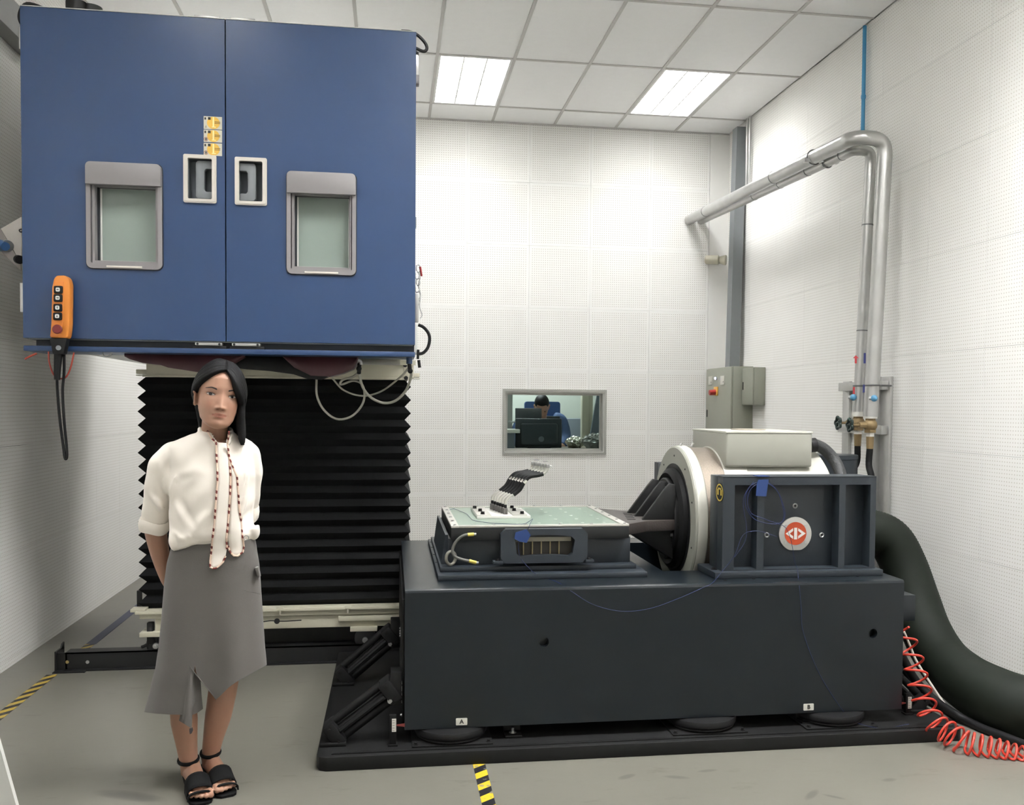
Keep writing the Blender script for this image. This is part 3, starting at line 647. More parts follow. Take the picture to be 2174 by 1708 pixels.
p = at_y(295, 1275, 5.9); MB().box(p.x-.012, p.x+.012, 5.9, 5.93, p.z-.08, p.z+.06).build('side_guard', M_blackpaint, tr)
p = at_y(292, 1292, 5.66); MB().box(p.x-.03, p.x+.05, 5.62, 5.7, p.z-.012, p.z+.006, bev=.002).build('frame_bracket', M_cream, tr)
# rails on the floor
for y0, nm, lab in ((5.62, 'floor_rail', 'black steel channel rail on the floor behind the woman'),):
    r = thing(nm, (-.85, y0, 0), lab, 'rail')
    a, b_ = -1.80, .2
    mb = MB(); mb.box(a, b_, y0, y0+.008, .006, .10); mb.box(a, b_, y0, y0+.09, .092, .10); mb.box(a, b_, y0-.03, y0+.09, .0, .008); mb.build('rail_channel', M_blackpaint, r, smooth=0)
    MB().box(a-.05, a-.042, y0-.02, y0+.12, 0, .112).box(a-.05, a+.12, y0-.06, y0+.0, .0, .006).box(a-.05, a+.01, y0, y0+.008, .006, .1).prism([(y0+.06, .10), (y0+.12, .10), (y0+.12, .135), (y0+.09, .13)], 'x', a-.05, a-.042).build('end_stop', M_blackpaint, r, smooth=0)
    if y0 < 6:
        for x, m in ((143, mat('brass_hole', (160, 140, 90), .4)), (186, M_steel)):
            c = at_y(x, 1404.5, y0-.002); MB().cyl(c, c+Vector((0, -.004, 0)), .0095, n=16).build('rail_bolt', m, r)
# ================================================================ shaker plinth and seismic base block
M_slate = mat('slate_blue_enamel', (20, 26, 31), .30, var=.05, scale=5, bump=.06, bscale=260, spec=.45)
M_slate2 = mat('slate_frame_enamel', (40, 46, 52), .4, var=.06, scale=8, bump=.08, bscale=260)
M_dusty = mat('dusty_black_steel', (11, 11, 11), .6, var=.5, scale=5, bump=.05, bscale=30, spec=.35)
BX0, BX1, BY0, BY1, BZ0, BZ1 = .06, 2.335, 4.05, 5.55, .118, .716
PX0, PX1, PY0, PY1, PZ1 = -.30, 2.57, 3.93, 5.62, .058
pl = thing('base_plinth', ((PX0+PX1)/2, (PY0+PY1)/2, 0), 'low black steel plinth on the floor under the shaker base', 'plinth')
MB().prism([(PX0+.04, PY0), (PX1-.02, PY0), (PX1, PY0+.02), (PX1, PY1), (PX0, PY1), (PX0, PY0+.05), (PX0+.012, PY0+.015)], 'z', 0, PZ1, bev=.004).build('plinth_plate', M_dusty, pl)
mb = MB(); mb.box(PX0+.06, PX1-.03, PY0+.03, PY0+.05, PZ1, PZ1+.004); mb.build('plinth_lip', M_dusty, pl, smooth=0)
bb = thing('shaker_base', ((BX0+BX1)/2, (BY0+BY1)/2, BZ0), 'long dark slate steel base block carrying the shaker and slip table', 'machine base')
mb = MB()
SX0, SX1, SY0, SY1 = 1.29, 1.50, 4.40, 5.34
# block: top with the shaker slot, front with two round holes built from their rims
mb.slab((BX0, BX1), (BY0+.04, BY1), BZ1-.30, BZ1-.0, 'z', [(SX0, 2.28, SY0, SY1)])
mb.box(BX0, BX1, BY0+.07, BY1, BZ0, BZ1-.30)
def plate_with_holes(mb, x0, x1, z0, z1, y0, y1, holes):
    """front skin with round holes (each in its own square cell)"""
    cells = [(hx-hr*1.6, hx+hr*1.6, hz-hr*1.6, hz+hr*1.6) for hx, hz, hr in holes]
    mb.slab((x0, x1), (z0, z1), y0, y1, 'y', cells)
    for (hx, hz, hr), c in zip(holes, cells):
        n = 24; ci = [(hx+hr*math.cos(2*math.pi*k/n), hz+hr*math.sin(2*math.pi*k/n)) for k in range(n)]
        sq = []
        for u, v in ci:
            f = hr*1.6/max(abs(u-hx), abs(v-hz)); sq.append((hx+(u-hx)*f, hz+(v-hz)*f))
        ring_plate(mb, sq, ci, 'y', y0, y1)
hA, hB = at_y(1155, 1362, BY0), at_y(1853.5, 1344, BY0)
plate_with_holes(mb, BX0, BX1, BZ0, BZ1-.012, BY0, BY0+.03, [(hA.x, hA.z, .0225), (hB.x, hB.z, .0215)])
mb.prism([(BY0, BZ1-.0125), (BY0+.0035, BZ1-.0035), (BY0+.013, BZ1), (BY0+.04, BZ1), (BY0+.04, BZ1-.0125)], 'x', BX0, BX1)
mb.build('base_block', M_slate, bb, smooth=30)
for h in (hA, hB): MB().cyl((h.x, BY0+.069, h.z), (h.x, BY0+.045, h.z), .026, n=20).build('lifting_socket', M_blackpaint, bb)
M_label = mat('label_plate', (206, 204, 194), .4, var=.03)
for x, y, ch_ in ((980, 1531, 'A'), (1716.5, 1500, 'B')):
    c = at_y(x, y, BY0)
    l = MB().prism(rounded(c.x-.0245, c.x+.0245, c.z-.0152, c.z+.0152, .003), 'y', BY0-.002, BY0).build('label_plate', M_label, bb, smooth=0)
    l['label'] = 'white plate reading '+ch_
    text_mesh(ch_, .026, 'letter', M_ink, Matrix.Translation((c.x, BY0-.0026, c.z)) @ FACING, l, bold=.0006)
# scattered holes / screws of the top plate near the shaker
mb = MB()
for x, y in ((1540, 1232), (1600, 1228), (1820, 1223), (1858, 1221)): c = at_z(x, y, BZ1); mb.cyl(c, c+Vector((0, 0, .002)), .008, n=12)
mb.build('screw_head', M_blackpaint, bb)
p = at_y(1930, 1290, 4.35); jb = (at_y(1944, 1290, 4.30), at_y(1930, 1318, 4.30), at_y(1930, 1263, 4.30)); MB().box(BX1, jb[0].x, 4.30, 4.62, jb[1].z, jb[2].z, bev=.004).build('junction_box', M_slate, bb)
MB().cyl((BX1+.03, 4.40, jb[2].z), (BX1+.03, 4.40, jb[2].z+.025), .012).build('box_gland', M_ivory, bb)
MB().box(BX0-.012, BX0, BY0+.05, BY1-.05, BZ0+.01, BZ1-.05, bev=.002).build('end_plate', M_dusty, bb)
for k, y in enumerate((1449, 1459, 1464, 1473, 1479, 1489, 1517, 1333, 1339, 1344, 1349)):
    Y = 4.085 if k < 7 else 4.62
    c = at_y(843.5, y, Y); MB().bolt((BX0-.012, Y, c.z), (-1, 0, 0), .005, .006).build('bolt', M_steel, bb)
# isolators and stops between base and plinth
for xc, yc, nm in ((.262, 4.14, 'front left'), (1.40, 4.14, 'middle'), (2.02, 4.14, 'front right')):
    t = thing('air_isolator', (xc, yc, PZ1), 'round black rubber air isolator under the base block, '+nm, 'isolator', 'air isolators')
    MB().box(xc-.172, xc+.172, yc-.145, yc+.145, PZ1, PZ1+.007, bev=.002).build('flange_plate', M_dusty, t)
    MB().lathe([(0, 0), (.135, 0), (.15, .006), (.148, .012), (.158, .022), (.16, .035), (.155, .046), (.13, BZ0-PZ1-.009), (0, BZ0-PZ1-.009)], (xc, yc, PZ1+.007), n=40).build('rubber_bellows', M_black, t)
    for sx in (-1, 1): MB().bolt((xc+sx*.155, yc-.125, PZ1+.007), (0, 0, 1), .007, .009).build('bolt', M_dusty, t)
for x, nm in ((1087, 'left'), (1707, 'right')):
    c = at_y(x, 1560, 4.12)
    t = thing('stop_bracket', (c.x, 4.12, PZ1), nm+' black stop bracket with a bolt under the base front edge', 'bracket', 'stop brackets')
    MB().box(c.x-.037, c.x+.037, 4.06, 4.16, PZ1, PZ1+.012, bev=.003).box(c.x-.037, c.x+.037, 4.13, 4.15, PZ1+.012, BZ0-.002).build('bracket_body', M_dusty, t)
    MB().cyl((c.x-.0, 4.10, PZ1+.012), (c.x-.0, 4.10, PZ1+.032), .0065).bolt((c.x, 4.10, PZ1+.012), (0, 0, 1), .011, .007).build('bolt', M_steel, t)
# slanted dampers at the left end
def damper(x0, x1, y, z0, z1, lab, side=-1):
    t = thing('damper_strut', (x0, y, PZ1), lab, 'damper', 'slanted dampers')
    a, b_ = Vector((x0, y, z0)), Vector((x1, y, z1)); d = (b_-a).normalized(); n = Vector((0, 1, 0)); u = d.cross(n)
    for k, w in enumerate((-.04, 0, .04)):
        MB().tube([a+u*w+d*.02, b_+u*w-d*.02], .0175, n=12, smooth=False).build('damper_tube', M_black, t)
    for k in (-.045, .045): MB().tube([a+n*k+d*.03, b_+n*k-d*.03], .011, n=8, smooth=False).build('side_rod', M_black, t)
    for q in (a, b_):
        M = Matrix.Translation(q) @ Matrix((( d.x, 0, u.x, 0), (0, 1, 0, 0), (d.z, 0, u.z, 0), (0, 0, 0, 1)))
        MB().box(-.028, .028, -.055, .055, -.05, .05, bev=.006, M=M).build('damper_clamp', M_black, t)
        for k in (-.035, .035): MB().bolt(q+n*-.055+u*k, (0, -1, 0), .006, .008).build('bolt', M_dusty, t)
    MB().box(x0-.06, x0+.05, y-.07, y+.07, PZ1, PZ1+.014, bev=.002).box(x0-.03, x0+.03, y-.05, y-.038, PZ1+.01, z0+.02).box(x0-.03, x0+.03, y+.038, y+.05, PZ1+.01, z0+.02).build('foot_bracket', M_dusty, t)
    xe = BX0-.012 if side < 0 else BX1
    MB().box(min(x1, xe), max(x1, xe), y-.045, y+.045, z1-.06, z1+.085, bev=.004).build('head_bracket', M_dusty, t)
    MB().bolt((x1+(.0 if side < 0 else 0), y-.05, z1-.035), (0, -1, 0), .0085, .010).build('pivot_bolt', M_steel, t)
damper(-.235, .0, 4.12, .10, .275, 'black slanted damper nearest the front left corner of the plinth')
damper(-.235, .0, 5.0, .10, .30, 'black slanted damper behind, near the trolley wheel')
damper(2.50, 2.36, 4.22, .09, .22, 'black damper at the right end behind the red coil', 1)
def gauge(x, y, Y, lab, flip=1):
    c = at_y(x, y, Y)
    t = thing('level_gauge', (c.x, Y, PZ1), lab, 'gauge', 'level gauges')
    MB().box(c.x-.014, c.x+.014, Y, Y+.02, PZ1, c.z+.045, bev=.002).box(c.x-.02, c.x+.02, Y-.01, Y+.03, PZ1, PZ1+.008).build('gauge_post', M_dusty, t)
    MB().box(c.x-.004, c.x+.014, Y-.003, Y, c.z-.025, c.z+.03).build('gauge_scale', M_label, t, smooth=0)
    mb = MB()
    for k in range(5): mb.box(c.x-.002, c.x+.008, Y-.0036, Y-.0028, c.z-.02+k*.011, c.z-.0188+k*.011)
    mb.build('scale_marks', M_ink, t, smooth=0)
    MB().prism([(c.x+flip*.016, c.z+.005), (c.x+flip*.05, c.z+.009), (c.x+flip*.05, c.z-.005), (c.x+flip*.016, c.z+.0)], 'y', Y-.004, Y-.001).build('pointer', mat('pointer_red', (120, 50, 46), .5), t, smooth=0)
gauge(834, 1540, 4.03, 'small level gauge with white scale at the base left corner')
gauge(1929, 1492, 4.14, 'small level gauge with white scale at the base right corner', -1)

# ================================================================ slip table
AY = 4.78
st = thing('slip_table', (.69, AY, BZ1), 'dark slip table with a pale green top on the left of the base', 'slip table')
M_greentop = mat('green_glass_top', (122, 142, 126), .28, var=.12, scale=6, coat=.2)
M_blackslab = mat('black_slab', (20, 21, 22), .4, var=.1)
M_silver = mat('silver_aluminium', (196, 194, 186), .34, metal=.55, var=.06, scale=20)
MB().box(.208, 1.172, 4.245, 5.42, BZ1, .741, bev=.003).build('bed_plate', M_slate2, st)
for y in (4.60, 4.85, 5.10, 5.3): MB().box(.212, .245, y, y+.006, .7405, .7425).build('plate_joint', M_blackpaint, st, smooth=0)
mb = MB(); mb.prism([(.222, 4.335), (1.142, 4.335), (1.142, 5.36), (.222, 5.36)], 'z', .741, .763, bev=.003); mb.build('step_plate', M_slate2, st)
MB().box(.262, 1.128, 4.40, 5.25, .763, .884, bev=.003).build('table_body', M_slate2, st)
mb = MB(); mb.box(.272, 1.108, 4.345, 5.185, .884, .9405, bev=.002); mb.build('slip_plate', M_blackslab, st)
MB().prism([(.232, .763), (.262, .763), (.262, .90), (.25, .90)], 'y', 4.42, 5.20).build('side_guide', M_slate2, st, smooth=0)
MB().box(.30, 1.08, 4.372, 5.158, .9405, .946).build('green_plate', M_greentop, st, smooth=0)
for nm, b_ in (('edge_bar', (.272, .308, 4.345, 5.185)), ('edge_bar', (1.072, 1.108, 4.345, 5.185)), ('edge_bar', (.308, 1.072, 4.345, 4.372)), ('edge_bar', (.308, 1.072, 5.165, 5.185))):
    MB().box(*b_, .9405, .951, bev=.0015).build(nm, M_silver, st)
for i in range(6):
    for x in (.290, 1.090): MB().bolt((x, 4.365+i*.16, .951), (0, 0, 1), .006, .005).build('bolt', M_steel, st)
for x in (.47, .62, .78, .93):
    for y in (4.358, 5.175): MB().bolt((x, y, .951), (0, 0, 1), .006, .005).build('bolt', M_steel, st)
mb = MB()
for i in range(7):
    for j in range(5): 
        if not (i < 4 and 1 <= j <= 4): mb.cyl((.38+i*.105, 4.45+j*.15, .946), (.38+i*.105, 4.45+j*.15, .9475), .0085, n=10)
mb.build('insert_plug', mat('plug_pale', (196, 204, 194), .4), st)
# arched guide bracket in front
bx0, bx1 = at_y(1063, 1160, 4.30).x, at_y(1247, 1160, 4.30).x
zb0, zb1 = at_y(1155, 1194, 4.30).z, at_y(1155, 1122, 4.30).z
wx0, wx1 = at_y(1092, 1160, 4.30).x, at_y(1221, 1160, 4.30).x; wz0, wz1 = at_y(1155, 1181, 4.30).z, at_y(1155, 1140, 4.30).z
mb = MB(); n = 26
out = []; inn = []
for k in range(n):   # both outlines sampled side by side
    t = 2*math.pi*(k+.5)/n
    cx, cz = (bx0+bx1)/2, (zb0+zb1)/2; hx, hz = (bx1-bx0)/2, (zb1-zb0)/2
    u, v = math.cos(t), math.sin(t); f = 1/max(abs(u), abs(v)); u, v = max(-1, min(1, u*f)), max(-1, min(1, v*f))
    out.append((cx+hx*u-(.012 if abs(u) > .98 and v > .9 else 0)*u, cz+hz*v))
    wx, wz = (wx0+wx1)/2, (wz0+wz1)/2; gxw, gz = (wx1-wx0)/2, (wz1-wz0)/2
    inn.append((wx+gxw*u*(1-.05*(1-v)), wz+gz*v+(.012 if v > 0 else .008)*(1-u*u)*(1 if abs(v) > .6 else 0)))
ring_plate(mb, out, inn, 'y', 4.295, 4.335); mb.build('guide_bracket', M_slate2, st, smooth=25)
for xa, xb in ((bx0-.035, bx0+.01), (bx1-.01, bx1+.03)):
    MB().box(xa, xb, 4.285, 4.335, zb0-.003, zb0+.012, bev=.002).build('bracket_foot', M_slate2, st)
    MB().bolt(((xa+xb)/2, 4.305, zb0+.012), (0, 0, 1), .008, .008).build('bolt', M_blackpaint, st)
MB().box(wx0-.01, wx1+.01, 4.37, 4.385, wz0-.01, wz1+.01).build('bracket_back', mat('bracket_inside', (70, 66, 60), .6), st, smooth=0)
MB().box(wx0+.004, wx1-.012, 4.335, 4.36, wz1-.024, wz1-.004, bev=.002).build('oil_bar', mat('oil_bar', (160, 154, 138), .5), st)
for k in range(5):
    x = wx0+.05+k*.042; MB().cyl((x, 4.36, wz0-.01), (x, 4.36, wz1-.02), .0032, n=8).build('guide_pin', mat('pin_brass', (176, 160, 120), .4), st)
# earth strap with yellow sleeves and a lifting ring
q = [at_y(x, y, 4.31) for x, y in ((1003, 1134), (985, 1136), (970, 1147), (961, 1165), (965, 1180), (985, 1188), (1006, 1192))]
es = hose('earth_cable', q, .0068, 'grey earth cable with yellow ends on the slip table front', mat('earth_cable', (96, 96, 90), .5), 'cable')
M_yel = mat('yellow_sleeve', (206, 186, 84), .5)
for i, (a, b_) in enumerate((((993, 1134.5), (1006, 1133.5)), ((996, 1190), (1011, 1194)))):
    MB().cyl(at_y(*a, 4.309), at_y(*b_, 4.309), .0082, n=12).build('yellow_sleeve', M_yel, es)
    MB().cyl(at_y(*b_, 4.309), at_y(b_[0]+5, b_[1], 4.309), .006, n=10).build('cable_lug', M_steel, es)
c = at_y(957, 1184, 4.36); rr = MB()
rr.tube([c+Vector((.022*math.cos(t), .012*math.cos(t), .030*math.sin(t))) for t in [i*math.pi/6 for i in range(12)]], .0075, closed=True, sub=3)
single(rr, 'lifting_ring', mat('ring_steel', (120, 118, 108), .5, metal=.4), 'steel lifting ring at the slip table left end', 'ring')

# ---------------------------------------------------------------- fixture and cables on the green top
ZP = .946
pc = [at_z(x, y, ZP+.016) for x, y in ((1000, 1077), (1108, 1077), (1125, 1093), (1012, 1094))]
fx = thing('fixture_plate', (pc[3].x, pc[3].y, ZP), 'white bolted fixture plate lying on the green table top', 'fixture')
X0, X1, Y0, Y1 = (pc[0].x+pc[3].x)/2, (pc[1].x+pc[2].x)/2, (pc[2].y+pc[3].y)/2, (pc[0].y+pc[1].y)/2
M_white_al = mat('white_aluminium', (216, 214, 208), .4, metal=.2, var=.04)
wq = (X1-X0)
mb = MB(); mb.box(X0, X1, Y0, Y1, ZP, ZP+.014, bev=.001); mb.build('fixture_base', M_white_al, fx)
for a, b_ in ((0, .27), (.66, .94)): MB().box(X0+wq*a+.002, X0+wq*b_, Y0+.004, Y1-.004, ZP+.014, ZP+.018, bev=.001).build('clamp_plate', M_silver, fx)
for u, v in ((.12, .12), (.12, .5), (.06, .88), (.86, .12), (.78, .52), (.80, .88)):
    MB().cyl((X0+wq*u, Y0+(Y1-Y0)*v, ZP+.018), (X0+wq*u, Y0+(Y1-Y0)*v, ZP+.031), .0095, n=14, bev=.001).cyl((X0+wq*u, Y0+(Y1-Y0)*v, ZP+.016), (X0+wq*u, Y0+(Y1-Y0)*v, ZP+.0195), .012, n=14).build('cap_bolt', M_black, fx)
M_clip = mat('terminal_grey', (88, 86, 82), .45, var=.2, scale=60)
NC = 6
for k in range(NC):
    t = k/(NC-1); x = X0+wq*(.40+.16*t); y = Y1-(Y1-Y0)*(.18+.62*t)
    MB().box(x-.011, x+.009, y-.016, y+.016, ZP+.014, ZP+.045, bev=.002).build('terminal_block', M_clip, fx)
    MB().box(x-.007, x+.006, y-.010, y+.010, ZP+.045, ZP+.062, bev=.002).build('terminal_cap', M_black, fx)
    base = Vector((x, y, ZP+.06))
    cb = thing('test_cable', base, 'black sleeved test cable in the fan, %s' % ('nearest the camera', 'second from the camera side', 'third from the camera side', 'fourth from the camera side', 'fifth from the camera side', 'farthest from the camera')[5-k], 'cable', 'test cables on the fixture')
    off = [(0, 0), (.003, .022), (.022, .042), (.044, .052), (.072, .078), (.094, .116), (.120, .140), (.160, .148), (.190, .155), (.207, .170), (.213, .192)]
    P = [base+Vector((dx-.01*0, -.0, dz)) for dx, dz in off]
    MB().tube(P[:4], .0072, n=8).build('bare_end', M_silver, cb)
    MB().tube([P[2].lerp(P[3], .8)]+P[4:9], .0108, n=10).build('black_sleeve', M_black, cb)
    MB().tube([P[8].lerp(P[7], .1), P[8], P[9], P[10]], .0072, n=8).build('bare_end', M_silver, cb)
    MB().cyl(P[5].lerp(P[4], .15), P[5].lerp(P[6], .35), .0114, n=10).build('marker_band', M_label, cb)
    MB().box(P[10].x-.009, P[10].x+.009, y-.012, y+.012, P[10].z-.006, P[10].z+.012, bev=.002).cyl((P[10].x+.008, y, P[10].z+.004), (P[10].x+.02, y, P[10].z), .004, n=8).build('cable_lug', M_steel, cb)
    if k in (1, 4): MB().box(P[10].x-.012, P[10].x+.016, y-.02, y+.02, P[10].z+.022, P[10].z+.024).build('clear_tag', mat('clear_film', (236, 236, 232), .1, trans=.6), cb, smooth=0)
# thin blue sensor wire and blue tape
M_bluewire = mat('blue_wire', (28, 40, 84), .5); M_bluetape = mat('blue_tape', (32, 58, 110), .6, var=.1, scale=30)
hose('sensor_wire', [at_z(x, y, .95) for x, y in ((950, 1088), (956, 1081), (966, 1080), (978, 1085), (990, 1090), (998, 1098), (1003, 1103), (1015, 1106), (1045, 1110), (1080, 1112), (1110, 1112), (1122, 1107), (1131, 1101))] + [at_y(x, y, 4.30) for x, y in ((1125, 1112), (1119, 1126), (1104, 1140), (1101, 1165), (1106, 1185))] + [at_y(x, y, 4.24) for x, y in ((1118, 1200), (1135, 1216))] + [at_z(x, y, .717) for x, y in ((1155, 1225), (1190, 1238))] + [at_y(x, y, 4.043) for x, y in ((1215, 1256), (1260, 1283), (1320, 1297), (1380, 1291), (1440, 1270), (1490, 1248))] + [at_z(x, y, .72) for x, y in ((1512, 1237),)] + [at_y(x, y, 4.185) for x, y in ((1535, 1210), (1560, 1178), (1578, 1135), (1610, 1127), (1650, 1139))], .0012, 'thin blue sensor wire drooping over the base front', M_bluewire, 'wire')
c = [at_y(x, y, 4.288) for x, y in ((1095, 1130), (1118, 1123), (1127, 1135), (1118, 1152), (1103, 1149), (1092, 1143))]
single(MB().prism([(q.x, q.z) for q in c], 'y', 4.288, 4.293), 'blue_tape', M_bluetape, 'blue tape patch on the arched bracket of the slip table', 'tape', smooth=0)

# ================================================================ head expander
he = thing('head_expander', (1.27, AY, .78), 'black finned head expander joining the slip table to the shaker', 'head expander')
M_cast = mat('dark_cast_metal', (58, 52, 49), .5, var=.15, scale=9, bump=.15, bscale=120)
mb = MB(); mb.prism([(1.108, 4.42), (1.108, 5.16), (1.24, 5.02), (1.405, 4.98), (1.405, 4.58), (1.24, 4.54)], 'z', .886, .940, bev=.004); mb.build('drive_plate', M_cast, he)
for i, y in enumerate((4.60, 4.75, 4.90)):
    mb = MB(); mb.prism([(1.235, .938), (1.405, .938), (1.405, 1.115), (1.375, 1.12), (1.345, 1.085)], 'y', y-.014, y+.014, bev=.003); mb.build('gusset', M_blackpaint, he)
    MB().cyl((1.36, y-.0155, 1.01), (1.36, y+.0155, 1.01), .012).build('gusset_boss', M_blackpaint, he)
mb = MB(); mb.prism([(1.11, .886), (1.405, .886), (1.405, .735), (1.33, .78), (1.2, .86)], 'y', 4.62, 4.94, bev=.004); mb.build('lower_web', M_blackpaint, he)
for k in range(5):
    MB().box(1.165+k*.012, 1.205+k*.012, 4.60+k*.07, 4.615+k*.07, .9385, .9415).build('plate_slot', M_black, he, smooth=0)
MB().lathe([(0, 0), (.205, 0), (.21, .006), (.21, .03), (0, .03)], (1.40, AY, .925), (1, 0, 0), n=48).build('armature_flange', M_blackpaint, he)
for k in range(8):
    t = math.pi/8+k*math.pi/4; MB().bolt((1.402, AY+.175*math.cos(t), .925+.175*math.sin(t)), (-1, 0, 0), .010, .012).build('bolt', M_steel, he)

# ================================================================ shaker
AZ = .925
sh = thing('vibration_shaker', (1.8, AY, BZ1), 'white cylindrical shaker lying on its side with grey box on top', 'shaker')
M_shwhite = mat('shaker_white_enamel', (188, 187, 176), .38, var=.04, scale=6)
M_shgrey = mat('shaker_grey_enamel', (152, 152, 141), .42, var=.04, scale=6)
M_mesh = mat('perforated_steel_band', (134, 124, 112), .42, metal=.6, var=.25, scale=120, bump=.3, bscale=300)
MB().lathe([(.235, .03), (.235, .0), (.366, 0), (.374, .007), (.374, .06), (.368, .065), (.2, .065)], (1.455, AY, AZ), (1, 0, 0), n=80).build('front_cover', M_shgrey, sh)
MB().lathe([(.36, .0), (.3765, .004), (.3785, .012), (.3785, .045), (.376, .05), (.36, .05)], (1.463, AY, AZ), (1, 0, 0), n=80).build('cover_rim', M_shwhite, sh)
MB().lathe([(.355, 0), (.368, 0), (.368, .115), (.355, .115)], (1.515, AY, AZ), (1, 0, 0), n=80).build('vent_band', M_mesh, sh)
MB().lathe([(.3, 0), (.372, 0), (.374, .006), (.374, .12), (.366, .126), (.366, .55), (.34, .57), (0, .57)], (1.63, AY, AZ), (1, 0, 0), n=80).build('body_shell', M_shwhite, sh)
MB().lathe([(.205, .0), (.212, -.032), (.235, -.052), (.258, -.035), (.262, .0), (.26, .02), (.2, .02)], (1.465, AY, AZ), (1, 0, 0), n=72).build('rubber_boot', M_black, sh)
MB().lathe([(.255, 0), (.285, 0), (.285, .004), (.255, .004)], (1.452, AY, AZ), (1, 0, 0), n=60).build('boot_ring', M_blackpaint, sh)
for a in (20, 55, 90, 125, 160, 200, 340):
    t = math.radians(a); MB().bolt((1.455, AY+.325*math.cos(t), AZ+.325*math.sin(t)), (-1, 0, 0), .0035, .003).build('screw', M_blackpaint, sh)
for x in (1.475, 1.535): MB().cyl((x, AY-.03, AZ+.372), (x+.012, AY-.03, AZ+.392), .006).build('cable_clip', M_steel, sh)
# terminal box
bx = thing('terminal_box', (1.95, AY, 1.2), 'pale grey rectangular box bolted on top of the shaker', 'box')
qx = [at_y(1541, 950, 4.51).x, at_y(1725, 950, 4.51).x]; qz = [at_y(1630, 991.5, 4.51).z, at_y(1630, 917, 4.51).z]
mb = MB(); mb.box(qx[0], qx[1], 4.51, 5.04, qz[0], qz[1], bev=.012, seg=3); mb.build('box_body', M_shgrey, bx)
MB().box(qx[0]-.001, qx[1]+.001, 4.508, 5.042, qz[1]-.006, qz[1]+.004, bev=.002).build('box_lid', M_shwhite, bx)
MB().cyl(((qx[0]+qx[1])/2, 4.8, qz[1]+.004), ((qx[0]+qx[1])/2, 4.8, qz[1]+.009), .09, n=30).build('lid_disc', mat('lid_disc', (170, 160, 146), .5), bx)
